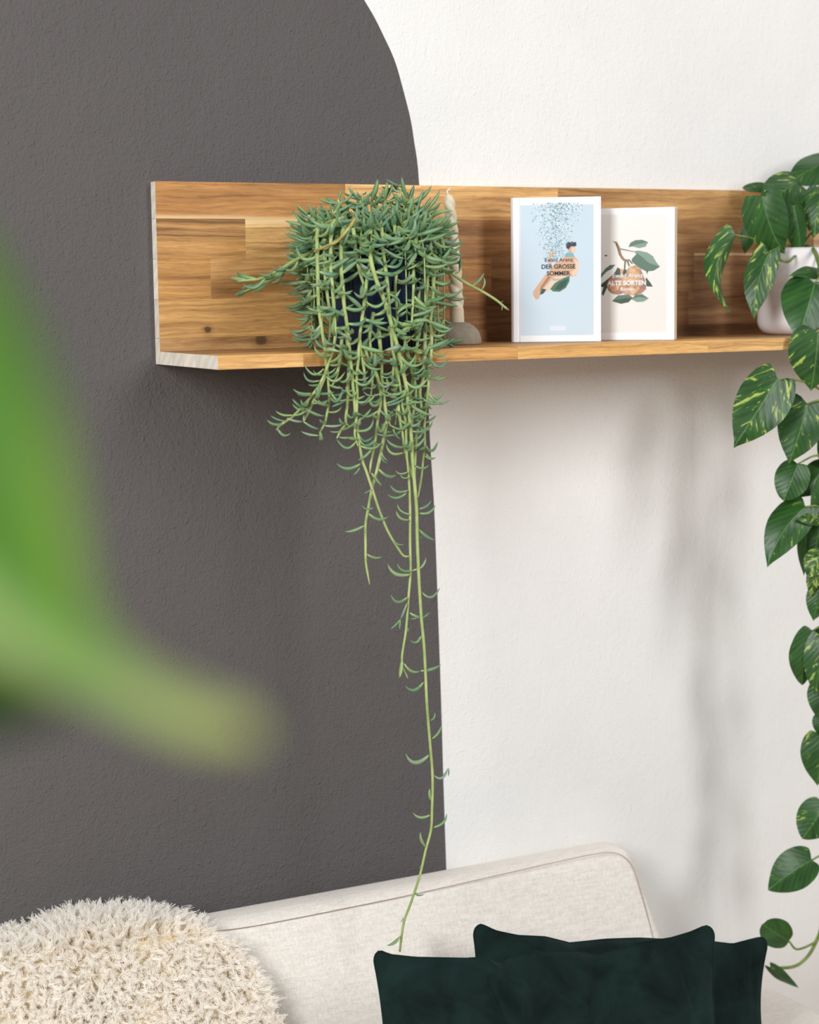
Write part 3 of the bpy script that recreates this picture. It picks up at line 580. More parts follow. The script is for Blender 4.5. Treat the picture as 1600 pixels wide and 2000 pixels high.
# unit leaf meshes
def leaf_mesh(sag, wr):
    NR, NS = 9, 7; V = []; Fs = []; al = []
    for i in range(NR):
        t = i/(NR-1); x = t; z = -4*sag*t*(1-t)*(1+0.35*(t-0.5)) if sag < 0.3 else -4*sag*t*(1-t)*(0.75+0.5*(1-t))
        r = wr*(math.sin(math.pi*min(1, t**0.85*0.985))**0.75*0.95+0.05)
        if t < 0.2: r = wr*(0.34+0.66*(t/0.2)**1.0*0.85)
        if i == NR-1: r = wr*0.05
        dz = (-4*sag*(1-2*t)); tx = np.array([1, 0, dz]); tx /= np.linalg.norm(tx); nz_ = np.array([-tx[2], 0, tx[0]])
        for k in range(NS):
            a = 2*math.pi*k/NS; V.append(np.array([x, 0, z])+np.array([0, 1, 0])*math.cos(a)*r*1.05+nz_*math.sin(a)*r*0.72); al.append(t)
    for i in range(NR-1):
        for k in range(NS): Fs.append((i*NS+k, i*NS+(k+1) % NS, (i+1)*NS+(k+1) % NS, (i+1)*NS+k))
    Fs.append(tuple(range(NS))[::-1]); Fs.append(tuple((NR-1)*NS+k for k in range(NS)))
    return np.array(V), Fs, al
UNIT = {}
for gi, sag in enumerate((0.02, 0.07, 0.13, 0.20, 0.28, 0.38)):
    for wi, wr in enumerate((0.074, 0.100)):
        V, Fs, al_ = leaf_mesh(sag, wr); me = mesh('leaf', V, Fs, M_SLEAF)
        a_ = me.attributes.new('along', 'FLOAT', 'POINT'); a_.data.foreach_set('value', al_); UNIT[gi, wi] = (me, V, Fs, al_)
def leaf_matrix(b, t, up):
    X = t-b; L = np.linalg.norm(X); X = X/L; Y = np.cross(up, X)
    if np.linalg.norm(Y) < 1e-3: Y = np.cross([0.3, 1, 0.2], X)
    Y /= np.linalg.norm(Y); Z = np.cross(X, Y); return L, X, Y, Z
order = sorted(range(len(leaves)), key=lambda i: -(np.linalg.norm(leaves[i][1]-leaves[i][0])*(1.0+6*max(0, -leaves[i][0][1]-0.15))+(0.05 if leaves[i][0][2] < -0.08 else 0)))
VV, FF, AL, RN = [], [], [], []; off = 0
for rank, i in enumerate(order):
    b, t, up, g, wi = leaves[i]; L, X, Y, Z = leaf_matrix(b, t, up); me, V, Fs, al_ = UNIT[int(g), int(wi)]
    ws = min(1.25, max(0.8, 0.030/L))
    R = np.stack([X*L, Y*L*ws, Z*L], 1)
    if rank < 298:
        obj('leaf', me, succ, Matrix([list(R[r])+[b[r]] for r in range(3)]+[[0, 0, 0, 1]]))
    else:
        VV.append(V @ R.T+b); FF += [tuple(k+off for k in f) for f in Fs]; AL += al_; RN += [rng.random()]*len(V); off += len(V)
VV = np.concatenate(VV); lo = mobj('small_leaves', VV, FF, M_SLEAF, succ); lo['kind'] = 'stuff'
lo.data.attributes.new('along', 'FLOAT', 'POINT').data.foreach_set('value', AL); lo.data.attributes.new('rnd', 'FLOAT', 'POINT').data.foreach_set('value', RN)
pth = catmull([at(694, 427, -0.24), at(682, 445, -0.247), at(660, 470, -0.250), at(641, 479, -0.246), at(614, 491, -0.225)], 6)
V, Fs = tube(pth, np.linspace(0.0024, 0.0018, len(pth)), 7); tag(mobj('stem', V, Fs, M_WOODY, succ), 'bare woody stem')
print('succulent leaves', len(leaves))

# ------------------------------------------------------------------ candle and holder
tt = NT('concrete'); co = tt.coord(); tt.color(tt.ramp(tt.noise(co, 60, 5, 0.6), [(0.3, srgb(146, 134, 116)), (0.7, srgb(172, 160, 142))])); tt.bump(tt.noise(co, 300, 4), 0.3, 0.0006); M_CONC = tt.set(Roughness=0.9, Specular_IOR_Level=0.15)
tt = NT('candle_wax'); tt.color(srgb(234, 220, 192)); M_WAX = tt.set(Roughness=0.45, Subsurface_Weight=0.35, Subsurface_Scale=0.006); tt.b.inputs['Subsurface Radius'].default_value = (1, 0.75, 0.5)
M_WICK = flat('cotton_wick', srgb(238, 230, 218), 0.9)
HY = -0.098; hcn = at(893.5, 640, HY); HX = hcn[0]
holder = thing('candle_holder', (HX, HY, T), 'grey concrete half-dome candle holder holding the twisted candle', 'candle holder')
hp = [(0, T+0.0004), (0.0338, T+0.0004), (0.0348, T+0.003)]+[(0.0348*math.cos(a)**0.9, T+0.003+0.0315*math.sin(a)) for a in np.linspace(0.12, 1.10, 14)]
hp += [(0.0115, hp[-1][1]+0.0012), (0.0105, hp[-1][1]+0.0010), (0.0104, T+0.02), (0, T+0.02)]
V, Fs = lathe(hp, HX, HY, 64); mobj('dome', V, Fs, M_CONC, holder)
top_z = max(z for r, z in hp)
cb = np.array([HX, HY, T+0.0205]); ct = at(876.5, 380, HY)
candle = thing('twisted_candle', cb, 'cream twisted taper candle leaning in the grey dome holder', 'candle')
NZ, NA = 150, 36; V = []; Fs = []; ax = (ct-cb); Lc = np.linalg.norm(ax)
for i in range(NZ+1):
    t = i/NZ; z = t*Lc; r = 0.0106-0.0030*t
    if t > 0.93: r *= max(0.05, math.sqrt(max(0, 1-((t-0.93)/0.07)**2)))*0.72+0.28 if t < 1 else 0.25
    tw = min(1, max(0, (z-0.026)/0.012))*min(1, (1-t)*14)
    ang = -z/0.040*2*math.pi; bow = 0.0022*math.sin(math.pi*t)
    for k in range(NA):
        a = 2*math.pi*k/NA; rr = r*(1+tw*(0.24*abs(math.cos(a-ang))-0.15))
        c_ = cb+ax*t+np.array([bow, 0, 0]); V.append(c_+rr*np.array([math.cos(a), math.sin(a), 0]))
for i in range(NZ):
    for k in range(NA): Fs.append((i*NA+k, i*NA+(k+1) % NA, (i+1)*NA+(k+1) % NA, (i+1)*NA+k))
Fs.append(tuple(NZ*NA+k for k in range(NA))); Fs.append(tuple(range(NA))[::-1])
mobj('wax', V, Fs, M_WAX, candle)
V, Fs = tube(catmull([ct-ax*0.01, at(873.5, 376, HY), at(873, 374, HY), at(876, 371, HY), at(879.5, 369, HY)], 4), 0.0012, 6); mobj('wick', V, Fs, M_WICK, candle)

# ------------------------------------------------------------------ books
M_COVER = flat('white_cover', srgb(244, 243, 246), 0.35, 0.4)
tt = NT('page_edges'); co = tt.coord(); tt.color(tt.ramp(tt.noise(tt.mapping(co, (900, 900, 2)), 1, 2), [(0.35, srgb(224, 204, 166)), (0.65, srgb(244, 230, 200))])); M_PAGES = tt.set(Roughness=0.8)
class Book:
    def __init__(s, O, wd, name, label):
        s.O = np.array(O, float); s.w = np.array([wd[0], wd[1], 0])/math.hypot(*wd); s.nn = np.cross(s.w, [0, 0, 1.0])
        if s.nn[1] > 0: s.nn = -s.nn
        s.root = thing(name, s.O+s.w*0.06-s.nn*0.012, label, 'book', 'books standing on the shelf')
    def p(s, u, nrm, z): return s.O+s.w*u+s.nn*nrm+np.array([0, 0, z])
    def shell(s, name, path, th, h, mat):                # strip of cover board following path (u, n), thickened inward
        P_ = [np.array(q) for q in path]; inn = []
        for i in range(len(P_)):
            a = P_[max(0, i-1)]; b = P_[min(len(P_)-1, i+1)]; t = (b-a)/np.linalg.norm(b-a); inn.append(P_[i]+th*np.array([t[1], -t[0]])*s.sgn)
        V = []; m = len(P_)
        for z in (0.0, h):
            V += [s.p(q[0], q[1], z) for q in P_]+[s.p(q[0], q[1], z) for q in inn]
        Fs = []
        for i in range(m-1):
            Fs += [(i, i+1, 2*m+i+1, 2*m+i), (m+i+1, m+i, 3*m+i, 3*m+i+1), (i, m+i, m+i+1, i+1), (2*m+i, 2*m+i+1, 3*m+i+1, 3*m+i)]
        Fs += [(0, 2*m, 3*m, m), (m-1, 2*m-1, 4*m-1, 3*m-1)]
        bm = bmesh.new(); vs = [bm.verts.new(tuple(v)) for v in V]
        for f in Fs: bm.faces.new([vs[k] for k in f])
        return bm_to(name, bm, mat, s.root)
    sgn = 1
    def pages(s, u0, u1, n0, n1, z0, z1):
        bm = bmesh.new(); hexa(bm, [s.p(u0, n1, z0), s.p(u1, n1, z0), s.p(u1, n0, z0), s.p(u0, n0, z0), s.p(u0, n1, z1), s.p(u1, n1, z1), s.p(u1, n0, z1), s.p(u0, n0, z1)])
        return bm_to('page_block', bm, M_PAGES, s.root)
    def decals(s, name, polys, parent=None, kind=None):  # printed shapes, each a hair above the last: (points, material, layer)
        V = []; Fs = []; mats = []; mi = []
        for pts, mat, lay in polys:
            if mat not in mats: mats.append(mat)
            k = len(V); V += [s.p(u, 0.00008+0.00005*lay, z) for u, z in pts]; Fs.append(tuple(range(k, k+len(pts)))); mi.append(mats.index(mat))
        o = mobj(name, V, Fs, mats, parent or s.root, False, mi)
        if kind: o['kind'] = kind
        return o
    def text(s, name, string, cx, cz, width, mat, lay, bold=0.0, sy=1.0, parent=None):
        cu = bpy.data.curves.new('t', 'FONT'); cu.body = string; cu.align_x = 'CENTER'; cu.offset = bold; cu.size = 1.0
        o = bpy.data.objects.new('t', cu); C.objects.link(o); bpy.context.view_layer.update()
        me = bpy.data.meshes.new_from_object(o.evaluated_get(bpy.context.evaluated_depsgraph_get())); bpy.data.objects.remove(o)
        co_ = np.zeros(len(me.vertices)*3); me.vertices.foreach_get('co', co_); co_ = co_.reshape(-1, 3)
        x0, x1 = co_[:, 0].min(), co_[:, 0].max(); sc = width/(x1-x0)
        wv_ = np.array([s.p(cx+(q_[0]-(x0+x1)/2)*sc, 0.00008+0.00005*lay, cz+q_[1]*sc*sy) for q_ in co_])
        me.vertices.foreach_set('co', wv_.ravel()); me.update(); me.materials.clear(); me.materials.append(mat); me.name = name
        return obj(name, me, parent or s.root)
Z0 = T+0.0006
# hardcover
HW, HH = 0.131, 0.2105
pl = at(1174, 668, -0.152); O = np.array([pl[0], -0.152, Z0]); wd = np.array([0.845, -0.535]); wd /= np.linalg.norm(wd)
hb = Book(O-np.array([wd[0], wd[1], 0])*HW, wd, 'hardcover_book', 'taller white hardcover book with a pale blue diver on its front')
front = [(HW, 0.0), (0.0125, 0.0), (0.0112, -0.0014), (0.0095, -0.0014), (0.0082, 0.0), (0.003, -0.0006), (0.0006, -0.004), (-0.0008, -0.010), (-0.0008, -0.018), (0.0006, -0.024), (0.003, -0.0272), (0.0095, -0.0278), (HW, -0.0278)]
hb.sgn = -1
# make sure the boards thicken inward
hb.shell('cover', front, 0.0024, HH, M_COVER)
hb.pages(0.004, HW-0.003, -0.0026, -0.0250, 0.003, HH-0.003)
def hz(X, Y): return ((X-112)/1092.0*HW, HH*(1-(Y-92)/1785.0))
tt = NT('pale_blue_print'); tt.color(tt.ramp(tt.noise(tt.coord(), 6, 2), [(0.3, srgb(200, 217, 229)), (0.7, srgb(208, 224, 235))])); M_PB = tt.set(Roughness=0.4)
M_SKIN = flat('printed_skin', srgb(216, 176, 146), 0.4); M_SKIN2 = flat('printed_skin_shade', srgb(176, 132, 100), 0.4); M_SKIN3 = flat('printed_skin_light', srgb(234, 204, 180), 0.4)
M_TEALD = flat('printed_teal_dark', srgb(92, 140, 150), 0.4); M_HAIR = flat('printed_dark_hair', srgb(66, 72, 88), 0.4); M_SHORT = flat('printed_green', srgb(84, 126, 100), 0.4); M_SHORT2 = flat('printed_green_shade', srgb(66, 92, 84), 0.4)
M_INK = flat('dark_ink', srgb(46, 54, 62), 0.4); M_TEAL = flat('printed_teal', srgb(130, 182, 190), 0.4); M_PALE = flat('printed_pale', srgb(238, 244, 246), 0.4); M_GREYINK = flat('printed_grey', srgb(150, 170, 180), 0.4)
M_LIGHTINK = flat('printed_light_blue', srgb(222, 230, 240), 0.4)
def poly(pts, mat, lay, mp): return ([mp(*q_) for q_ in pts], mat, lay)
def ell(cx, cy, rx, ry, mat, lay, mp, n=16, rot=0):
    return ([mp(cx+rx*math.cos(a)*math.cos(rot)-ry*math.sin(a)*math.sin(rot), cy+rx*math.cos(a)*math.sin(rot)+ry*math.sin(a)*math.cos(rot)) for a in np.linspace(0, 2*math.pi, n, endpoint=False)], mat, lay)
pan = hb.decals('cover_panel', [poly([(222, 185), (1115, 185), (1115, 1797), (222, 1797)], M_PB, 0, hz), poly([(580, 1680), (772, 1680), (772, 1740), (580, 1740)], M_LIGHTINK, 1, hz)])
fig = [poly([(560, 760), (610, 735), (660, 770), (640, 800), (600, 830), (600, 930), (555, 900), (575, 820)], M_SKIN, 2, hz),
       poly([(770, 800), (830, 775), (890, 830), (930, 880), (925, 960), (900, 1060), (840, 1070), (700, 1070), (600, 1080), (545, 1050), (590, 960), (660, 890), (740, 850)], M_SKIN, 2, hz),
       poly([(880, 850), (932, 890), (928, 970), (915, 1045), (860, 1062), (840, 1020), (885, 980), (890, 910)], M_SKIN3, 3, hz),
       poly([(530, 1040), (640, 1060), (560, 1160), (480, 1245), (445, 1340), (410, 1352), (378, 1300), (376, 1255), (425, 1180)], M_SKIN, 3, hz),
       poly([(560, 1060), (600, 1070), (500, 1200), (450, 1250), (470, 1190)], M_SKIN2, 4, hz),
       poly([(650, 1070), (790, 1060), (690, 1130), (580, 1235), (500, 1275), (458, 1290), (490, 1240), (560, 1180)], M_SKIN3, 3, hz),
       poly([(480, 1215), (540, 1225), (500, 1278), (456, 1292)], M_SHORT2, 4, hz),
       poly([(822, 1062), (820, 1130), (775, 1210), (700, 1257), (620, 1252), (585, 1222), (640, 1150), (730, 1095)], M_SHORT, 5, hz),
       poly([(805, 1100), (770, 1190), (700, 1235), (640, 1225), (690, 1150), (760, 1110)], M_SHORT2, 6, hz),
       ell(846, 728, 46, 52, M_SKIN, 4, hz), ell(868, 742, 26, 36, M_SKIN3, 5, hz),
       poly([(785, 720), (775, 670), (800, 645), (830, 652), (850, 635), (870, 650), (900, 645), (907, 690), (880, 700), (840, 695), (812, 735)], M_HAIR, 6, hz),
       poly([(800, 770), (870, 785), (880, 830), (790, 830), (760, 800)], M_TEAL, 3, hz)]
hb.decals('diver_print', fig)
bub = []
for k in range(1500):
    v = rng.random()**1.3; Y = 165+v*680; half = 270-150*v; cx = 680-35*v
    X = cx+rng.normal(0, 0.52)*half
    if X < 360 or X > 990: continue
    r_ = rng.uniform(2.5, 7.5)*(1.25-0.5*v); m_ = (M_TEAL, M_PALE, M_GREYINK, M_TEAL, M_PALE, M_TEALD)[rng.integers(0, 6)] if rng.random() < 0.97 else M_HAIR
    bub.append(ell(X, Y, r_*1.3, r_*0.8, m_, 1+(k % 9)*0.3+7*(v > 0.7), hz, 6, rng.random()*3))
bp = hb.decals('bubble_print', bub, kind='stuff')
hb.text('author_lettering', 'Ewald Arenz', *hz(692, 884), 340/1092*HW, M_INK, 12, 0.0)
hb.text('title_lettering', 'DER GROSSE', *hz(687, 970), 412/1092*HW, M_INK, 12, 0.018)
hb.text('title_lettering', 'SOMMER', *hz(687, 1053), 286/1092*HW, M_INK, 12, 0.018)
hb.text('genre_lettering', 'Roman', *hz(680, 1118), 120/1092*HW, M_GREYINK, 12, 0.0)
# paperback
PW, PH = 0.123, 0.195
pr = at(1317, 664.5, -0.185); wd = np.array([0.70, -0.714]); wd /= np.linalg.norm(wd)
pb = Book(np.array([pr[0], -0.185, Z0])-np.array([wd[0], wd[1], 0])*PW, wd, 'paperback_book', 'shorter white paperback with printed pears, half behind the hardcover')
pb.sgn = -1
pb.shell('cover', [(PW, 0.0), (0.002, 0.0), (0.0, -0.0012), (0.0, -0.0208), (0.002, -0.022), (PW, -0.022)], 0.0005, PH, M_COVER)
pb.pages(0.0008, PW-0.0006, -0.0006, -0.0214, 0.0006, PH-0.0006)
def pz(X, Y): return ((X-30)/1003.0*PW, PH*(1-(Y-88)/1757.0))
M_OFFW = flat('printed_warm_white', srgb(231, 229, 225), 0.4)
M_PLEAF = flat('printed_leaf', srgb(88, 116, 98), 0.4); M_PLEAF2 = flat('printed_leaf_dark', srgb(58, 78, 62), 0.4); M_PLEAF3 = flat('printed_leaf_light', srgb(126, 154, 136), 0.4)
M_TWIG = flat('printed_twig', srgb(150, 116, 78), 0.4); M_TWIG2 = flat('printed_twig_dark', srgb(84, 62, 46), 0.4)
tt = NT('printed_pear'); tt.color(tt.ramp(tt.noise(tt.coord(), 110, 3, 0.6), [(0.32, srgb(142, 108, 88)), (0.5, srgb(200, 150, 108)), (0.68, srgb(226, 188, 136))])); M_PEAR = tt.set(Roughness=0.4)
tt = NT('printed_pear_shade'); tt.color(tt.ramp(tt.noise(tt.coord(), 110, 3, 0.6), [(0.3, srgb(124, 92, 78)), (0.7, srgb(186, 124, 96))])); M_PEAR2 = tt.set(Roughness=0.4)
pb.decals('cover_panel', [poly([(60, 172), (938, 172), (938, 1742), (60, 1742)], M_OFFW, 0, pz), poly([(106, 1690), (166, 1690), (166, 1752), (106, 1752)], M_LIGHTINK, 1, pz)])
pic = [poly([(340, 870), (375, 900), (395, 960), (370, 1060), (300, 1120), (205, 1150), (160, 1255), (143, 1220), (165, 1135), (102, 1122), (190, 1050), (260, 990), (310, 930)], M_PLEAF2, 1, pz),
       poly([(312, 838), (250, 838), (195, 880), (140, 950), (108, 1010), (106, 1058), (150, 990), (200, 930), (270, 890)], M_PLEAF, 2, pz),
       ell(335, 1110, 130, 128, M_PEAR2, 2, pz, 22), ell(300, 1130, 60, 60, M_PEAR, 3, pz, 16),
       poly([(370, 890), (430, 900), (440, 1000), (380, 1000)], M_PEAR, 3, pz),
       poly([(690, 1010), (740, 1080), (772, 1136), (700, 1132), (670, 1080)], M_PLEAF2, 2, pz),
       poly([(500, 862), (560, 850), (620, 890), (655, 985), (690, 1090), (688, 1170), (630, 1225), (530, 1250), (420, 1232), (372, 1160), (385, 1060), (430, 960), (465, 890)], M_PEAR, 4, pz),
       poly([(655, 985), (690, 1090), (688, 1170), (630, 1225), (530, 1250), (600, 1180), (640, 1090)], M_PEAR2, 5, pz),
       poly([(272, 1322), (345, 1245), (480, 1238), (525, 1280), (475, 1340), (380, 1360)], M_PLEAF, 5, pz), poly([(272, 1322), (400, 1290), (525, 1280), (475, 1340), (380, 1360)], M_PLEAF2, 6, pz),
       poly([(508, 1298), (560, 1242), (640, 1232), (722, 1292), (660, 1332), (580, 1338)], M_PLEAF, 6, pz), poly([(508, 1298), (600, 1270), (722, 1292), (660, 1332), (580, 1338)], M_PLEAF3, 7, pz),
       poly([(472, 605), (500, 545), (560, 515), (640, 512), (712, 545), (680, 605), (600, 622), (530, 600)], M_PLEAF, 3, pz), poly([(472, 605), (590, 570), (712, 545), (680, 605), (600, 622), (530, 600)], M_PLEAF3, 4, pz),
       poly([(538, 660), (600, 655), (700, 680), (770, 730), (812, 810), (858, 872), (780, 925), (690, 932), (600, 880), (512, 800), (515, 760), (570, 700)], M_PLEAF, 3, pz),
       poly([(538, 660), (640, 740), (720, 820), (858, 872), (812, 810), (770, 730), (700, 680), (600, 655)], M_PLEAF3, 4, pz), poly([(690, 925), (715, 925), (700, 972)], M_PLEAF2, 4, pz),
       poly([(276, 522), (330, 530), (370, 610), (388, 700), (425, 762), (470, 770), (480, 800), (430, 800), (390, 765), (358, 710), (340, 620), (310, 550)], M_TWIG, 8, pz),
       poly([(310, 548), (335, 560), (352, 640), (372, 730), (358, 712), (335, 620)], M_TWIG2, 9, pz),
       poly([(425, 790), (440, 790), (435, 880), (418, 990), (410, 990), (420, 880)], M_PLEAF2, 9, pz), poly([(455, 800), (472, 800), (492, 860), (478, 862)], M_TWIG2, 9, pz),
       poly([(470, 770), (485, 768), (528, 830), (515, 832)], M_TWIG2, 9, pz), poly([(375, 622), (430, 635), (540, 665), (540, 672), (425, 645), (375, 634)], M_TWIG2, 9, pz),
       poly([(395, 960), (420, 900), (450, 905), (448, 960), (420, 1000)], M_PLEAF2, 10, pz), ell(195, 714, 18, 11, M_TWIG2, 2, pz, 8)]
pb.decals('pear_print', pic)
pb.text('author_lettering', 'Ewald Arenz', *pz(463, 1010), 372/1003*PW, M_PALE, 14, 0.006)
pb.text('title_lettering', 'ALTE SORTEN', *pz(452, 1110), 475/1003*PW, M_PALE, 14, 0.028)
pb.text('genre_lettering', 'Roman', *pz(460, 1186), 165/1003*PW, M_PALE, 14, 0.006)

# ------------------------------------------------------------------ pothos in a white pot
tt = NT('pothos_leaf'); uv = tt.n('ShaderNodeUVMap', uv_map='UVMap').outputs[0]; oi = tt.n('ShaderNodeObjectInfo')
sx = tt.n('ShaderNodeSeparateXYZ'); tt.l(uv, sx.inputs[0]); U, Vv = sx.outputs[0], sx.outputs[1]
av = tt.math('ABSOLUTE', tt.math('SUBTRACT', Vv, 0.5)); bow = tt.math('SUBTRACT', U, tt.math('MULTIPLY', av, 0.9))
cb_ = tt.n('ShaderNodeCombineXYZ'); tt.l(tt.math('MULTIPLY', bow, 9.0), cb_.inputs[0]); tt.l(tt.math('MULTIPLY', Vv, 4.5), cb_.inputs[1]); tt.l(tt.math('MULTIPLY', oi.outputs['Random'], 60.0), cb_.inputs[2])
vn = tt.noise(cb_.outputs[0], 1.0, 5, 0.62, 0.6)
sep = tt.n('ShaderNodeSeparateColor'); tt.l(oi.outputs['Color'], sep.inputs[0])
var = tt.ramp(tt.math('ADD', vn, tt.math('MULTIPLY', sep.outputs[0], 0.16)), [(0.675, 0.0), (0.73, 1.0)])
vein = tt.math('SINE', tt.math('ADD', tt.math('MULTIPLY', bow, 44.0), tt.math('MULTIPLY', vn, 7.0)))
g0 = tt.ramp(tt.noise(cb_.outputs[0], 0.5, 3), [(0.3, srgb(25, 62, 20)), (0.7, srgb(46, 92, 32))])
g1 = tt.mix(tt.math('MULTIPLY', tt.math('ADD', vein, 1.0), 0.06), g0, srgb(84, 128, 66))
g2 = tt.mix(tt.math('MULTIPLY', var, 0.85), g1, srgb(176, 194, 92))
mid = tt.ramp(av, [(0.006, 0.5), (0.016, 0.0)])
tt.color(tt.mix(mid, g2, srgb(104, 146, 78)))
tt.bump(tt.math('ADD', tt.math('MULTIPLY', vein, 0.3), tt.math('MULTIPLY', mid, -1.2)), 0.3, 0.0010)
M_POTHOS = tt.set(Roughness=0.36, Specular_IOR_Level=0.45)
tt = NT('pothos_stem'); tt.color(tt.ramp(tt.noise(tt.coord(), 60, 3), [(0.3, srgb(78, 104, 46)), (0.7, srgb(132, 150, 66))])); M_PSTEM = tt.set(Roughness=0.45)
tt = NT('white_matte_ceramic'); tt.color(tt.ramp(tt.noise(tt.coord(), 30, 3), [(0.3, srgb(228, 222, 222)), (0.7, srgb(238, 233, 232))])); M_WPOT = tt.set(Roughness=0.55)
WX, WY = at(1556, 600, -0.100)[0], -0.100
pothos = thing('potted_pothos', (WX, WY, T), 'trailing pothos with heart-shaped leaves in a white pot', 'potted plant')
R0 = 0.0615; wp = [(0, T+0.0005), (R0-0.022, T+0.0005)]+[(R0-0.022+0.022*math.sin(a), T+0.0225-0.022*math.cos(a)) for a in np.linspace(0.15, 1.57, 8)]
wp += [(R0-0.0005, T+0.07), (R0-0.001, T+0.130), (R0-0.003, T+0.137), (R0-0.006, T+0.135), (R0-0.007, T+0.11), (R0-0.007, T+0.10)]
V, Fs = lathe(wp, WX, WY, 64); mobj('pot', V, Fs, M_WPOT, pothos)
V, Fs = lathe([(0, T+0.116), (0.03, T+0.118), (R0-0.007, T+0.112)], WX, WY, 32); mobj('soil', V, Fs, M_SOIL, pothos)
TOWARD = np.array([-0.47, -0.86, 0.12])
OV_T = [0, 0.02, 0.06, 0.12, 0.20, 0.30, 0.42, 0.55, 0.68, 0.80, 0.88, 0.94, 1.0]
OV_W = [0, 0.46, 0.68, 0.85, 0.96, 1.0, 0.96, 0.85, 0.67, 0.44, 0.25, 0.11, 0.0]
def heart(b, t, width, roll, fold, droop, twist=0.0, seed=0, arc=0.0, rnd=0.0):
    X = t-b; L = np.linalg.norm(X); X /= L
    Nn = TOWARD-X*(TOWARD @ X); Nn /= np.linalg.norm(Nn); Y = np.cross(Nn, X)
    c_, s_ = math.cos(math.radians(roll)), math.sin(math.radians(roll)); Y, Nn = c_*Y+s_*Nn, c_*Nn-s_*Y
    nu, nv = 24, 12; V = []; Fs = []; UV = []; r = np.random.default_rng(seed); w1, w2 = r.uniform(0, 6, 2)
    for i in range(nu+1):
        t_ = (i/nu)**1.35 if i < nu*0.8 else (0.8**1.35+(1-0.8**1.35)*(i/nu-0.8)/0.2)
        hw = np.interp(t_, OV_T, OV_W)*(1-rnd)+rnd*math.sqrt(max(0, 1-(2*t_-1)**2))
        for j in range(nv+1):
            v = j/nv*2-1; y = v*hw*width/2
            lobe = 0.18*(1-rnd*0.7)*L*(abs(v)**1.5)*max(0, 1-t_/0.30)*min(1, hw/0.5)      # lobes reach back past the stalk
            x = t_*L-lobe-0.0*L
            f = math.radians(fold); y2 = y*math.cos(f); z = -abs(y)*math.sin(f)*-1.0*(-1)   # halves slope back from the midrib
            z = -abs(y)*math.sin(f)
            z += -droop*L*(t_-0.28)**2*1.1+droop*L*0.086
            z += 0.012*L*math.sin(9*t_+w1+2*v)*abs(v)+0.01*L*math.sin(5*t_+w2)*v
            z += twist*y*(t_-0.3)
            V.append(b+X*x+Y*(y2+arc*L*4*t_*(1-t_))+Nn*z); UV.append((t_-0.25*abs(v)*max(0, 1-t_/0.3), 0.5+v*hw/2))
    for i in range(nu):
        for j in range(nv): Fs.append((i*(nv+1)+j, i*(nv+1)+j+1, (i+1)*(nv+1)+j+1, (i+1)*(nv+1)+j))
    me = mesh('leaf', V, Fs, M_POTHOS); uvl = me.uv_layers.new(name='UVMap')
    li = np.zeros(len(me.loops), int); me.loops.foreach_get('vertex_index', li); uvl.data.foreach_set('uv', np.array(UV)[li].ravel())
    return me
SM = 'pot', (1553, 492, -0.10)
